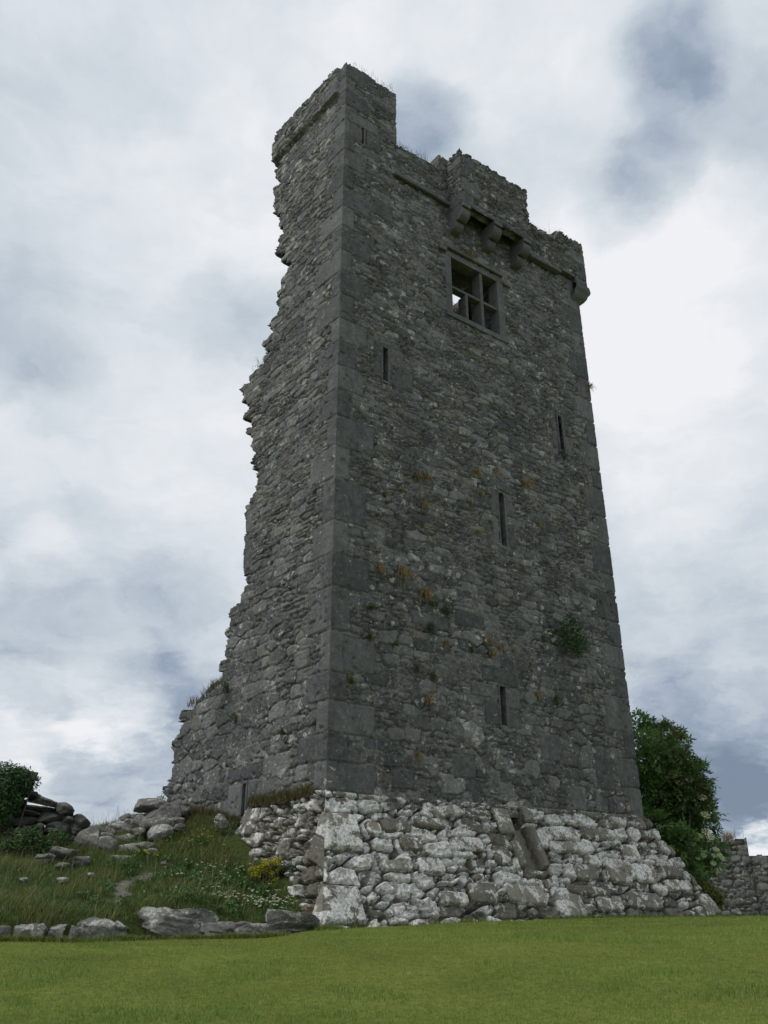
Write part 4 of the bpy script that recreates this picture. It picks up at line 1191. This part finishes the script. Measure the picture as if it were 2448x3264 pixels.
for k, (_, c, w_, h_, lab, pl_, bd, grp) in enumerate(ROCKS):
    if grp == G3: w_, h_ = w_ * 1.32, h_ * 1.45
    if grp == G1: h_ *= (1.2 if w_ < .6 else 1.0); w_ *= 1.2
    rock('boulder' if w_ > .3 else 'stone', c, w_, h_, lab, 101 + k * 3, pale=pl_, bed=bd, group=grp, box=.66 if grp != G1 else .88,
         yaw=.38 if grp == G1 else RG.uniform(-.4, .6), pitch=0.0 if grp == G1 else RG.uniform(-.15, .15), cat='boulder' if w_ > .3 else 'stone',
         d=(w_ * .55 if grp == G1 and w_ > .35 else None))

EXTRA = [((-4.15, 15.75, 1.42), .26, .14, 'small rough stone wedged under the broad grey boulder of the heap'), ((-4.62, 15.62, 1.22), .22, .13, 'small stone filling the gap beside the pale flat-topped boulder'),
         ((-4.95, 15.55, 1.22), .20, .14, 'small stone behind the large leaning boulder'), ((-3.62, 16.05, 1.62), .30, .16, 'grey stone at the right end of the cap slab by the tower'),
         ((-4.32, 15.45, 1.14), .20, .10, 'low small stone between ridge and broken-faced boulder'), ((-3.45, 15.75, 1.50), .22, .12, 'stone in brown grass at the foot of the broken tower face'),
         ((-3.95, 15.25, 1.17), .24, .10, 'flat stone in grass below the white-faced stone'), ((-3.35, 14.45, .86), .12, .06, 'little pale stone right of the top of the path'),
         ((-4.75, 16.15, 1.45), .22, .14, 'small stone between the round boulder and the long one')]
for k, (c, w_, h_, lab) in enumerate(EXTRA):
    rock('stone', c, w_, h_, lab, 401 + k * 3, pale=.48 + .03 * (k % 4), bed=.01, group=G3 if k not in (5, 6, 7) else G2, box=.7, yaw=RG.uniform(-.4, .6), pitch=RG.uniform(-.15, .15), cat='stone')

# ------------------------------------------------------------------ dry stone wall at the left
DSW = empty('ruined_wall', (-5.8, 15.5, .7), 'tumbled dry stone wall end of flat slabs, partly hidden by ivy', 'stone wall')
def dry_stones():
    Vs, Fs, As = [], [], []; o = 0
    for k, (x, y, z, w_, h_) in enumerate(DRY_STONES):
        p, F, groove = rock_pts(w_ * 1.10, .5, h_ * 1.10, 500 + k, .38 + RG.uniform(-.15, .15), RG.uniform(-.08, .08), .7, 7, .012)
        V = p + np.array((x, y + .18, z)); Vs.append(V); Fs.append(F + o); o += len(V)
        As.append(np.stack([np.full(len(V), RG.random() * .7), groove, np.zeros(len(V)), np.full(len(V), .42)], -1))
    # hearting behind the face
    for k in range(70):
        t = RG.random(); x = -6.9 + t * 1.75; ztop = np.interp(x, [-6.9, -5.9, -5.4, -5.05], [2.15, 1.85, 1.6, 1.45])
        z = RG.uniform(.75, max(.8, ztop - .08)); y = 15.65 + (x + 5.8) * .38 + RG.uniform(-.05, .35)
        p, F, groove = rock_pts(RG.uniform(.28, .5), .4, RG.uniform(.1, .17), 700 + k, .38, 0, .7, 6, .01)
        V = p + np.array((x, y, z)); Vs.append(V); Fs.append(F + o); o += len(V)
        As.append(np.stack([np.full(len(V), RG.random() * .5), groove, np.zeros(len(V)), np.full(len(V), .38)], -1))
    mesh_obj('masonry', np.vstack(Vs), np.vstack(Fs), M_ROCK, DSW, attrs={'sc': np.vstack(As)})
dry_stones()


# ------------------------------------------------------------------ foliage
def leaves(clumps, n, size, cols, wts, up=.5, seed=1, shell=.45, flat=1.0, droop=0.0, nrm_out=.6):
    """n leaf blades spread through a set of clumps (x, y, z, r): each leaf two folded quads"""
    r = np.random.default_rng(seed)
    C = np.array([c[:4] for c in clumps], float)
    wt = C[:, 3] ** 2; k = r.choice(len(C), n, p=wt / wt.sum())
    dirn = r.normal(size=(n, 3)); dirn /= np.linalg.norm(dirn, axis=1)[:, None]
    rad = (shell + (1 - shell) * r.random(n)) ** .8 * C[k, 3]
    # ragged surface
    rad = rad * (0.80 + .9 * np.clip(fbm(dirn[:, 0] * 2.4 + k * 3.1, dirn[:, 2] * 2.4 + dirn[:, 1] * 2, seed + 3, 3) + .12, -.25, .35))
    P = C[k, :3] + dirn * rad[:, None] * np.array([1, 1, flat])
    N = dirn * nrm_out + r.normal(size=(n, 3)) * .5 + np.array([0, 0, up]); N /= np.linalg.norm(N, axis=1)[:, None]
    T = np.cross(N, r.normal(size=(n, 3))); T[:, 2] -= droop; T /= np.linalg.norm(T, axis=1)[:, None]
    B = np.cross(N, T)
    L = size * r.uniform(.6, 1.25, n)[:, None]; Wd = L * .34
    v0 = P - T * L * .5; v1 = P + B * Wd * .5 + N * L * .05; v2 = P + T * L * .5 - N * L * .08; v3 = P - B * Wd * .5 + N * L * .05
    V = np.stack([v0, v1, v2, v3], 1).reshape(-1, 3)
    F = np.arange(n * 4).reshape(-1, 4)
    cl = np.array(cols); kk = r.choice(len(cl), n, p=np.array(wts) / sum(wts))
    col = cl[kk] * (1 + r.uniform(-.25, .25, (n, 1))) * (1 + .5 * (r.random(len(C))[k] - .5))[:, None]
    return V, F, np.repeat(np.clip(col, 0, 1), 4, 0)


def sprays(clumps, n, size, cols, wts, seed=1, per=7, up=.4, shell=.5, flat=1.0):
    """compound leaves: paired leaflets along a short arching stalk"""
    r = np.random.default_rng(seed)
    C = np.array([c[:4] for c in clumps], float)
    wt = C[:, 3] ** 2; k = r.choice(len(C), n, p=wt / wt.sum())
    dirn = r.normal(size=(n, 3)); dirn /= np.linalg.norm(dirn, axis=1)[:, None]
    rad = (shell + (1 - shell) * r.random(n)) * C[k, 3]
    rad = rad * (0.82 + 1.0 * np.clip(fbm(dirn[:, 0] * 2.4 + k * 3.1, dirn[:, 2] * 2.4 + dirn[:, 1] * 2, seed + 3, 3) + .1, -.25, .35))
    P = C[k, :3] + dirn * rad[:, None] * np.array([1, 1, flat])
    S = dirn * .8 + r.normal(size=(n, 3)) * .45 + np.array([0, 0, up]); S /= np.linalg.norm(S, axis=1)[:, None]
    N = np.array([0, 0, 1.]) + r.normal(size=(n, 3)) * .45; N -= S * (N * S).sum(1)[:, None]; N /= np.linalg.norm(N, axis=1)[:, None]
    B = np.cross(N, S)
    Vs, cs = [], []
    cl = np.array(cols); kk = r.choice(len(cl), n, p=np.array(wts) / sum(wts))
    col = cl[kk] * (1 + r.uniform(-.2, .2, (n, 1))) * (1 + .5 * (r.random(len(C))[k] - .5))[:, None]
    for j in range(per):
        t = (j // 2 + 1) / (per // 2 + 1); sgn = (-1) ** j
        if j == per - 1: base = P + S * size * 1.0; d = S + 0 * B
        else: base = P + S * size * t; d = S * .5 + B * sgn * .85
        base = base - np.array([0, 0, 1]) * size * .25 * t * t
        d = d + r.normal(size=(n, 3)) * .12 - np.array([0, 0, .2]); d /= np.linalg.norm(d, axis=1)[:, None]
        b2 = np.cross(N, d); L = size * .62 * r.uniform(.8, 1.2, (n, 1)); Wd = L * .36
        Vs.append(np.stack([base, base + d * L * .45 + b2 * Wd * .5, base + d * L - N * L * .12, base + d * L * .45 - b2 * Wd * .5], 1)); cs.append(np.repeat(col * (1 + r.uniform(-.1, .1, (n, 1))), 4, 0))
    V = np.concatenate([v.reshape(-1, 3) for v in Vs]); A = np.clip(np.concatenate(cs), 0, 1)
    return V, np.arange(len(V)).reshape(-1, 4), A


# elder shrub behind the far corner
elder = empty('elder_shrub', (6.3, 20.1, .2), 'tall elder bush with cream flower heads behind the right corner of the tower', 'bush')
EC = ELDER_CLUMPS + [(5.4, 20.6, 3.0, .7), (5.5, 20.8, 2.0, .7), (6.0, 21.0, 1.4, .6), (6.6, 20.9, 2.6, .6), (5.9, 19.6, 1.0, .3)]
g = [c for i, c in enumerate(EC)]
EG = [(.11, .20, .06), (.14, .235, .075), (.19, .28, .09), (.08, .15, .055)]
EC = [(x - (.10 if x > 6.3 else 0), y, z_, r_ * .76) for x, y, z_, r_ in EC]
V1, F1, A1 = sprays(EC, 4700, .175, EG, [4, 4, 2, 3], seed=5, shell=.55)
redc = [c for i, c in enumerate(EC) if i in (4, 5, 8, 9, 10, 19, 15, 14)]
V2, F2, A2 = sprays(redc, 750, .12, [(.12, .085, .045), (.10, .095, .05), (.085, .06, .035)], [1, 1, 1], seed=6, shell=.85)
mesh_obj('foliage', np.vstack([V1, V2]), np.vstack([F1, F2 + len(V1)]), M_LEAF, elder, attrs={'col': np.vstack([A1, A2])}, smooth=False)
s = Soup()
rr = random.Random(2)
for c in EC[::2]:
    b0 = np.array((6.3 + rr.uniform(-.3, .3), 20.1 + rr.uniform(-.3, .3), .15)); e = np.array(c[:3]); m1 = b0 * .6 + e * .4 + np.array((rr.uniform(-.2, .2), rr.uniform(-.2, .2), -.1))
    s.tube([b0, m1, e], [.045, .03, .01], 6)
s.build('stem', M_BARK, elder)
for k, (x, y, z_) in enumerate(ELDER_FLOWERS):
    r0 = .10 if k < 12 else .06
    y -= -.30; x += .08
    Vs = []
    for j in range(110):
        a = rr.uniform(0, 6.28); q = r0 * rr.random() ** .5; dn = q * math.sin(a)
        zz = z_ + .015 * rr.random() + dn * .75
        cx, cy = x + q * math.cos(a), y + dn * .65 - .02 * rr.random(); t = rr.uniform(0, 6.28); e = .011
        Vs += [(cx + e * math.cos(t + i * 1.57), cy + e * math.sin(t + i * 1.57), zz + e * .5 * math.sin(i * 1.57 + t)) for i in range(4)]
    Vs += [(x, y, z_ - .01), (x + .006, y, z_ - .01), (x + .1 * (6.4 - x) + .006, y + .25, z_ - .2), (x + .1 * (6.4 - x), y + .25, z_ - .2)]
    Vs = np.array(Vs)
    colr = (.85, .82, .52) if k < 12 else (.62, .70, .40)
    mesh_obj('flower_head', Vs, np.arange(len(Vs)).reshape(-1, 4), M_PETAL, elder, attrs={'col': np.tile(colr, (len(Vs), 1)) * RG.uniform(.8, 1.1, (len(Vs), 1))}, smooth=False)

yb = empty('low_bush', (6.45, 18.95, .16), 'low yellow-green bush at the right foot of the sloping base', 'bush')
YC = [(x * 1.075, y * 1.075, z_ * 1.075, r_ * 1.1) for x, y, z_, r_ in YELLOW_BUSH_CLUMPS]
V, F, A = leaves(YC, 4200, .06, [(.14, .16, .03), (.10, .12, .03), (.18, .19, .04)], [3, 2, 2], seed=9, shell=.4)
mesh_obj('foliage', V, F, M_LEAF, yb, attrs={'col': A}, smooth=False)
s = Soup()
for c in YC: s.tube([(6.45, 18.98, .1), (c[0], c[1], c[2])], [.012, .005], 5)
s.build('stem', M_BARK, yb)

ivy = empty('ivy', (-6.1, 14.9, 1.2), 'dark glossy ivy draped over the left end of the dry stone wall', 'ivy')
V, F, A = leaves([(x - .03, y + .2, z_, r_) for x, y, z_, r_ in IVY_CLUMPS] + [(-6.6, 15.0, 2.1, .45), (-6.7, 14.9, 1.6, .45)], 9500, .065, [(.045, .10, .035), (.06, .125, .045), (.09, .155, .05)], [4, 4, 1.5], seed=11, shell=.6)
mesh_obj('foliage', V, F, M_LEAF, ivy, attrs={'col': A}, smooth=False)
s = Soup()
for c in IVY_CLUMPS[::3]: s.tube([(-6.1 + rr.uniform(-.2, .2), 15.0, .9), (c[0], c[1] + .2, c[2])], [.02, .008], 5)
s.build('stem', M_BARK, ivy)

br = empty('bramble_bush', (-5.55, 14.45, .8), 'leafy bramble bush growing below the dry stone wall', 'bush')
V, F, A = leaves([(x, y + .15, z_, r_) for x, y, z_, r_ in BRAMBLE_CLUMPS], 4600, .062, [(.08, .15, .045), (.105, .18, .055), (.06, .115, .038)], [3, 2, 2], seed=12, shell=.35)
mesh_obj('foliage', V, F, M_LEAF, br, attrs={'col': A}, smooth=False)
s = Soup()
for c in BRAMBLE_CLUMPS:
    s.tube([(c[0] + rr.uniform(-.2, .2), c[1] + .1, .78), (c[0] + rr.uniform(-.1, .1), c[1] + .05, c[2]), (c[0] + rr.uniform(-.3, .3), c[1] - .1, c[2] + .12)], [.010, .008, .004], 5)
s.build('stem', M_BARK, br)

# flowers on the bank
yf = empty('yellow_flower_clump', (-1.72, 14.15, .5), 'clump of bright yellow flowers on the bank beside the tower corner', 'wildflowers')
Vs, Fs, As, st = [], [], [], Soup()
for k, (x, y, z_) in enumerate(YELLOW_FLOWER_SPOTS):
    y -= .05
    gz = float(bank_z(np.array([x]), np.array([y]))[0])
    for j in range(5):
        px, py, pz = x + rr.uniform(-.07, .07), y + rr.uniform(-.08, .08), z_ + rr.uniform(-.04, .05)
        st.tube([(px, py, min(gz, pz - .1)), (px, py, pz)], [.003, .002], 4)
        for q in range(26):
            c = np.array((px + rr.gauss(0, .022), py + rr.gauss(0, .022), pz + rr.uniform(-.03, .03))); t = rr.uniform(0, 6.28); e = .009
            Vs.append([c + (e * math.cos(t + i * 1.57), e * math.sin(t + i * 1.57), e * math.sin(i * 1.57 + t * 2)) for i in range(4)])
Vs = np.array(Vs).reshape(-1, 3)
mesh_obj('blossom', Vs, np.arange(len(Vs)).reshape(-1, 4), M_PETAL, yf, attrs={'col': np.tile((.50, .46, .03), (len(Vs), 1)) * RG.uniform(.6, 1.15, (len(Vs), 1))}, smooth=False)
V, F, A = leaves([(x, y + .02, z_ - .1, .16) for x, y, z_ in YELLOW_FLOWER_SPOTS] + [(-1.45, 14.1, .75, .2), (-1.3, 14.0, .75, .16)], 2600, .045, [(.03, .06, .022), (.05, .08, .03)], [1, 1], seed=14, shell=.2)
mesh_obj('foliage', V, F, M_LEAF, yf, attrs={'col': A}, smooth=False)
st.build('stem', M_BARK, yf)

def weeds():
    r = np.random.default_rng(8); cl = []
    for k in range(620):
        x = r.uniform(-4.2, -.7); y = r.uniform(12.6, 16)
        a_, b_ = tower_ab(x, y)
        if (a_ > -.62 and b_ < 2.4) or a_ > -.1 or y < ROW(x) + .15: continue
        near = math.exp(-((x + 1.6) ** 2 / 1.4 + (y - 14.0) ** 2 / 1.0)) + .12
        if r.random() > near or float(bare(np.array([x]), np.array([y]))[0][0]) > .2: continue
        z_ = float(bank_z(np.array([x]), np.array([y]))[0]); cl.append((x, y, z_ + .05, r.uniform(.06, .13)))
    V, F, A = leaves(cl, 9500, .055, [(.06, .14, .04), (.09, .18, .05), (.12, .19, .07)], [3, 3, 1], seed=31, shell=.2)
    tag(mesh_obj('leafy_weeds', V, F, M_LEAF, None, attrs={'col': A}, smooth=False), 'broad-leaved green weeds growing thickly below the left sloping base', 'weeds', None, 'stuff')
weeds()

# small white umbels and yellow specks scattered through the grass
def specks(n, regions, col, e, label, hh, seed, cat='wildflowers'):
    r = np.random.default_rng(seed); Vs = []
    for k in range(n):
        cx, cy, sx, sy, ang = regions[r.choice(len(regions))]
        a, b = r.normal(0, sx), r.normal(0, sy)
        x = cx + a * math.cos(ang) - b * math.sin(ang); y = cy + a * math.sin(ang) + b * math.cos(ang)
        aa, bb = tower_ab(x, y)
        if aa > -.6 and bb < 2.4 or y < ROW(x) + .15: continue
        z = float(bank_z(np.array([x]), np.array([y]))[0]) + hh * r.uniform(.6, 1.2)
        s_ = r.uniform(.5, 1.15)
        for q in range(9):
            c = np.array((x + r.normal(0, e * .9 * s_), y + r.normal(0, e * .9 * s_), z + r.normal(0, e * .3))); t = r.uniform(0, 6.28); ee = e * .6 * s_
            Vs.append([c + (ee * math.cos(t + i * 1.57), ee * math.sin(t + i * 1.57), ee * .5 * math.sin(i * 1.57 + t)) for i in range(4)])
    Vs = np.array(Vs).reshape(-1, 3)
    o = mesh_obj('wildflowers', Vs, np.arange(len(Vs)).reshape(-1, 4), M_PETAL, None, attrs={'col': np.tile(col, (len(Vs), 1)) * r.uniform(.8, 1.1, (len(Vs), 1))}, smooth=False)
    tag(o, label, cat, None, 'stuff')
specks(150, [(-1.75, 13.42, .33, .10, .3), (-1.5, 13.42, .22, .08, .3), (-1.9, 13.5, .5, .12, .3), (-2.6, 14.2, .4, .25, .3)], (.62, .64, .46), .012, 'scattered small white flowers in the grass above the lawn rocks', .16, 3)
specks(60, [(-2.75, 15.3, .25, .12, -.6), (-3.1, 15.3, .2, .15, -.4), (-3.7, 14.7, .12, .06, 0)], (.45, .42, .05), .012, 'small yellow flowers high on the bank by the tower wall', .14, 4)

# ------------------------------------------------------------------ far enclosure wall at the right
far = empty('enclosure_wall', (11.5, 29, .1), 'low grey stone enclosure wall beyond the lawn at the right edge', 'stone wall')
W0 = np.array([9.2, 30.3, 0.0]); WU = np.array([.95, -.31, 0]); WU /= np.linalg.norm(WU); WN = np.array([WU[1], -WU[0], 0])
def fl_(u, z): return layout(u, z, 91, lambda q: np.full_like(np.asarray(q, float), .19), (), depth=.032, big_share=.6, rough=.015, tilt=.06, pale_fn=lambda a, b, r: .34 + 0 * a)
relief('wall', M_WALL, far, 0, 12, -.3, 2.3, .035, lambda u, z: W0 + WU * u[..., None] + ZV * z[..., None], WN, fl_,
       lambda uc, zc, cu, cz: (.5 * zc + .5 * cz) < np.interp(cu, [0, 2.0, 2.8, 4.5, 12], [2.05, 2.05, 1.90, 1.80, 1.6]) + .10 * fbm(uc * 2, uc * 0, 6, 3), .6)
relief('pier', M_WALL, far, 1.30, 2.38, -.3, 2.8, .035, lambda u, z: W0 + WN * .06 + WU * u[..., None] + ZV * z[..., None], WN,
       lambda u, z: layout(u, z, 95, lambda q: np.full_like(np.asarray(q, float), .17), (), depth=.05, big_share=.7),
       lambda uc, zc, cu, cz: (.4 * zc + .6 * cz) < np.interp(uc, [1.3, 1.5, 1.7, 2.1, 2.4], [2.42, 2.38, 2.36, 2.44, 2.52]) + .06 * fbm(uc * 4, uc * 0, 7, 2), .7)
def tuft_pts(base, n, h, spread, cols, wts, seed, out=None, droop=0.0, w=.006):
    r = np.random.default_rng(seed)
    P = np.array(base) + r.normal(0, 1, (n, 3)) * np.array([spread, spread, spread * .6])
    H = h * r.uniform(.5, 1.1, n); ang = r.uniform(0, 6.28, n)
    if out is None:
        cl = np.array(cols)[r.choice(len(cols), n, p=np.array(wts) / sum(wts))] * (1 + r.uniform(-.2, .2, (n, 1)))
        return blades(P, H, np.full(n, w), r.uniform(.2, 1.0, n), ang, cl, 2)
    O = np.asarray(out, float)
    d = O[None] * r.uniform(.3, 1.0, (n, 1)) + r.normal(0, .55, (n, 3)); d[:, 2] += .35; d /= np.linalg.norm(d, axis=1)[:, None]
    sd = np.cross(d, r.normal(size=(n, 3))); sd /= np.linalg.norm(sd, axis=1)[:, None]; sd *= w / 2
    mid = P + d * H[:, None] * .6; tip = P + d * H[:, None]; tip[:, 2] -= H * droop
    V = np.stack([P - sd, P + sd, mid + sd * .8, mid - sd * .8, tip - sd * .2, tip + sd * .2], 1).reshape(-1, 3)
    b = np.arange(n)[:, None] * 6; F = np.vstack([b + np.array([0, 1, 2, 3]), b + np.array([3, 2, 5, 4])])
    cl = np.array(cols)[r.choice(len(cols), n, p=np.array(wts) / sum(wts))] * (1 + r.uniform(-.2, .2, (n, 1)))
    return V, F, np.repeat(cl, 6, 0)
def tuft(name, base, n, h, spread, cols, wts, seed, label, cat, group=None, out=None, droop=0.0, w=.006):
    V, F, A = tuft_pts(base, n, h, spread, cols, wts, seed, out, droop, w)
    return tag(mesh_obj(name, V, F, M_BLADE, None, attrs={'col': A}, smooth=False), label, cat, group)
DRY = [(.33, .24, .11), (.30, .18, .08), (.22, .20, .09)]
tuft('grass_tuft', W0 + WU * 1.85 + WN * -.2 + ZV * 2.42, 260, .28, .13, [(.26, .20, .10), (.20, .16, .09)], [1, 1], 77, 'dry brown grass tuft on top of the far wall pier', 'grass tuft', w=.012)

# ------------------------------------------------------------------ things growing on the tower
PR = lambda u, z, o=.0: C0 + UR * u + NR * (o - LEAN * z) + ZV * z
PLf = lambda u, z, o=.0: C0 + UL * u + NL * (o - LEAN * z) + ZV * z
GT = 'dried grass tufts on the wide tower face'
TUFTS = [
    (1.93, 6.06, .14, 'left half of the twin rusty tufts left of the tallest slit'), (2.13, 6.09, .16, 'right half of the twin rusty tufts left of the tallest slit'),
    (1.55, 5.62, .08, 'faint rusty tuft below and left of the twin tufts'), (2.07, 5.46, .13, 'long pale brown tuft hanging under the twin tufts'),
    (3.47, 6.61, .17, 'golden tuft up and left of the tallest slit'), (4.05, 6.84, .12, 'small orange tuft straight above the tallest slit'),
    (4.91, 6.78, .20, 'large orange tuft up and right of the tallest slit'), (3.55, 6.15, .10, 'orange tuft beside the lintel left of the tallest slit'),
    (3.28, 5.87, .08, 'tiny orange tuft left of the tallest slit frame'), (3.82, 5.58, .08, 'tiny orange tuft touching the left jamb of the tallest slit'),
    (3.47, 5.25, .10, 'yellowish tuft low left of the tallest slit'), (5.22, 5.92, .10, 'pale orange tuft right of the tallest slit'),
    (1.53, 3.95, .24, 'long rust-red tuft halfway up near the left corner'), (1.02, 3.93, .17, 'thin ochre tuft beside a dark corner block'), (2.03, 3.65, .24, 'bright ginger tuft above the small ivy plants'),
    (2.51, 2.82, .10, 'small ginger tuft below the small ivy plants'), (3.59, 3.04, .13, 'upper of the straw tufts above the lowest slit'),
    (3.60, 2.79, .16, 'lower, brighter straw tuft above the lowest slit'), (3.87, 2.96, .11, 'middle straw tuft above the lowest slit'), (4.22, 2.97, .09, 'right small tuft above the lowest slit'),
    (2.04, 1.71, .15, 'orange tuft left of the lowest slit'), (4.76, 2.20, .12, 'rust red tuft right of the lowest slit'), (6.76, 7.13, .10, 'orange tuft near the far right corner'),
    (3.6, 12.42, .20, 'mossy yellow tuft above the window hood'), (7.47, 10.27, .16, 'orange tuft on the right edge of the tower high up'), (1.8, .75, .12, 'brown tuft low on the tower above the white base'),
]
for k, (u, z_, h, lab) in enumerate(TUFTS):
    tuft('grass_tuft', PR(u, z_, -.01), int(40 + h * 330), h * 1.05, .018 + h * .12, DRY, [3, 2, 1], 200 + k, lab, 'grass tuft', GT, out=NR, droop=.9, w=.009)
GG = 'small green plants on the tower'
def wall_plant(u, z_, r_, lab, face='r', seed=0, dark=False, name='wall_plant', n=None, cat='plant', cl=None, lsz=.045, group=GG):
    b = PR(u, z_) if face == 'r' else PLf(u, z_); N_ = NR if face == 'r' else NL
    t = empty(name, tuple(b), lab, cat, group)
    cl = cl or [(*(b + N_ * r_ * .45), r_), (*(b + N_ * r_ * .4 + ZV * r_ * .5), r_ * .7), (*(b + N_ * r_ * .3 - ZV * r_ * .6 + UR * r_ * .5), r_ * .6)]
    cols = [(.05, .10, .035), (.08, .14, .045)] if dark else [(.08, .125, .035), (.12, .16, .04)]
    V, F, A = leaves(cl, n or int(70 + 9000 * r_ * r_), lsz, cols, [1, 1], seed=seed + 300, shell=.3)
    mesh_obj('foliage', V, F, M_LEAF, t, attrs={'col': A}, smooth=False)
    s = Soup()
    for c in cl[:6]: s.tube([b - N_ * .05, (b + np.array(c[:3])) / 2 - ZV * .01, np.array(c[:3])], [.008, .006, .003], 5)
    s.build('stem', M_BARK, t)
for k, (u, z_, r_, lab, fc, dk) in enumerate([
    (2.23, 3.50, .10, 'upper left of the three small ivy plants on the wide face', 'r', True), (2.51, 3.42, .12, 'upper right of the three small ivy plants, trailing down', 'r', True),
    (2.13, 3.02, .12, 'lowest of the three small ivy plants on the wide face', 'r', True), (3.12, 2.80, .05, 'tiny green fern left of the straw tufts', 'r', False),
    (5.05, 3.35, .07, 'little green plant left of the big wall shrub', 'r', False), (1.82, 2.22, .05, 'tiny moss cushion left of the brownish fern', 'r', False),
    (2.16, 2.12, .09, 'brownish green fern above the lowest orange tuft', 'r', False), (5.28, 2.15, .08, 'yellow-green fern right of the rust red tuft', 'r', False),
    (.81, 3.14, .06, 'mossy tuft beside a corner block at mid height', 'r', False), (.81, 2.61, .06, 'green tuft beside white lichen near the corner', 'r', False),
    (1.36, 2.60, .05, 'tiny green fern right of the corner blocks', 'r', False), (6.18, 7.92, .13, 'dark fern hanging under the slit nearest the right corner', 'r', True),
    (.42, 1.81, .08, 'olive fern on the corner quoins low down', 'r', False), (1.11, 8.0 - 2.6, .05, 'tiny moss spot left of the faint rusty tuft', 'r', False),
    (3.31, 2.23, .12, 'dark ivy plant on the broken face near its stepped edge', 'l', True), (2.89, 1.60, .10, 'dark ivy plant low on the broken face', 'l', True),
    (1.31, 1.12, .07, 'green fern on the broken face nearest the corner', 'l', False), (5.45, .35, .16, 'grassy green plant at the lower left end of the broken face', 'l', False),
]): wall_plant(u, z_, r_, lab, fc, k, dk)
b = PR(5.69, 3.53)
wall_plant(5.69, 3.5, .3, 'largest shrub growing out of the wide tower face at right', 'r', 40, True, 'wall_shrub', 1900, 'shrub',
           [(*(b + UR * du + ZV * dz + NR * o), r_) for du, dz, o, r_ in [(0, .28, .2, .17), (.05, .1, .28, .22), (-.15, .05, .2, .2), (.1, -.15, .25, .22), (.3, -.1, .2, .18), (-.1, -.28, .2, .17), (.15, -.32, .2, .15), (-.3, -.2, .12, .10), (-.33, .2, .1, .07), (.42, -.25, .2, .12)]], .06, group='shrubs on the tower')
b = PLf(2.9, 9.55)
wall_plant(2.9, 9.45, .15, 'leafy sprig against the sky on the broken edge', 'l', 41, False, 'wall_plant', 240, 'plant',
           [(*(b + UL * du + ZV * dz - NL * .1), r_) for du, dz, r_ in [(0, .05, .06), (.1, .12, .06), (-.05, .18, .06), (.22, -.03, .05), (.28, -.12, .04)]], .055)
# turf on the broken steps, ledges and the top of the base
def ledge_grass():
    P = []
    for (u0, z0, u1, z1, n) in [(3.72, 2.40, 4.5, 2.06, 700), (4.4, 2.08, 5.0, 2.14, 160), (2.95, 9.42, 3.3, 9.42, 60)]:
        t = RG.random(n); P.append(PLf(0, 0) + UL * (u0 + (u1 - u0) * t)[:, None] + ZV * (z0 + (z1 - z0) * t + .08 * np.sin(t * 3))[:, None] - NL * RG.uniform(0, .3, n)[:, None])
    P.append(PLf(0, 0) + UL * RG.uniform(.25, 2.1, 1500)[:, None] + NL * (RG.uniform(0.0, .14, 1500))[:, None] + ZV * (RG.uniform(-.06, .03, 1500))[:, None])
    P.append(PLf(0, 0) + UL * RG.uniform(2.4, 5.4, 1700)[:, None] + NL * (RG.uniform(0.0, .10, 1700))[:, None] + ZV * 0.0)
    P[-1][:, 2] = bank_z(P[-1][:, 0], P[-1][:, 1])
    P = np.vstack(P); n = len(P)
    V, F, A = blades(P, RG.uniform(.05, .2, n), RG.uniform(.006, .012, n), RG.uniform(.2, 1.1, n), RG.uniform(0, 6.28, n), tint(n, [(.17, .125, .06), (.10, .11, .04), (.24, .18, .09), (.07, .09, .03)], [3, 2, 1.5, 2]), 2)
    tag(mesh_obj('grass', V, F, M_BLADE, None, attrs={'col': A}, smooth=False), 'brown and green grass on ledges and along the foot of the broken face', 'grass', None, 'stuff')
    P = []
    for u0, u1, zt, n in [(0.2, 1.45, 16.38, 90), (1.55, 2.8, 14.68, 260), (5.4, 6.75, 14.6, 200), (6.8, 7.7, 14.9, 60), (3.1, 5.2, 15.1, 70)]:
        t = RG.random(n); P.append(PR(0, 0) + UR * (u0 + (u1 - u0) * t)[:, None] + ZV * (zt - .02) - NR * RG.uniform(0, .25, n)[:, None])
    P = np.vstack(P); n = len(P)
    V, F, A = blades(P, RG.uniform(.05, .16, n) * (1 + 1.2 * (RG.random(n) > .96)), RG.uniform(.005, .010, n), RG.uniform(.1, .9, n), RG.uniform(0, 6.28, n), tint(n, [(.22, .18, .10), (.15, .13, .07)], [1, 1]), 2)
    tag(mesh_obj('grass', V, F, M_BLADE, None, attrs={'col': A}, smooth=False), 'thin dry grass along the top edges of the tower', 'grass', None, 'stuff')
ledge_grass()
tuft('grass_tuft', C0 + UR * 5.35 + UL * 2.35 + ZV * 12.75, 300, .30, .10, DRY, [2, 1, 2], 333, 'dry grass seen through the lower left light of the window', 'grass tuft', w=.012)
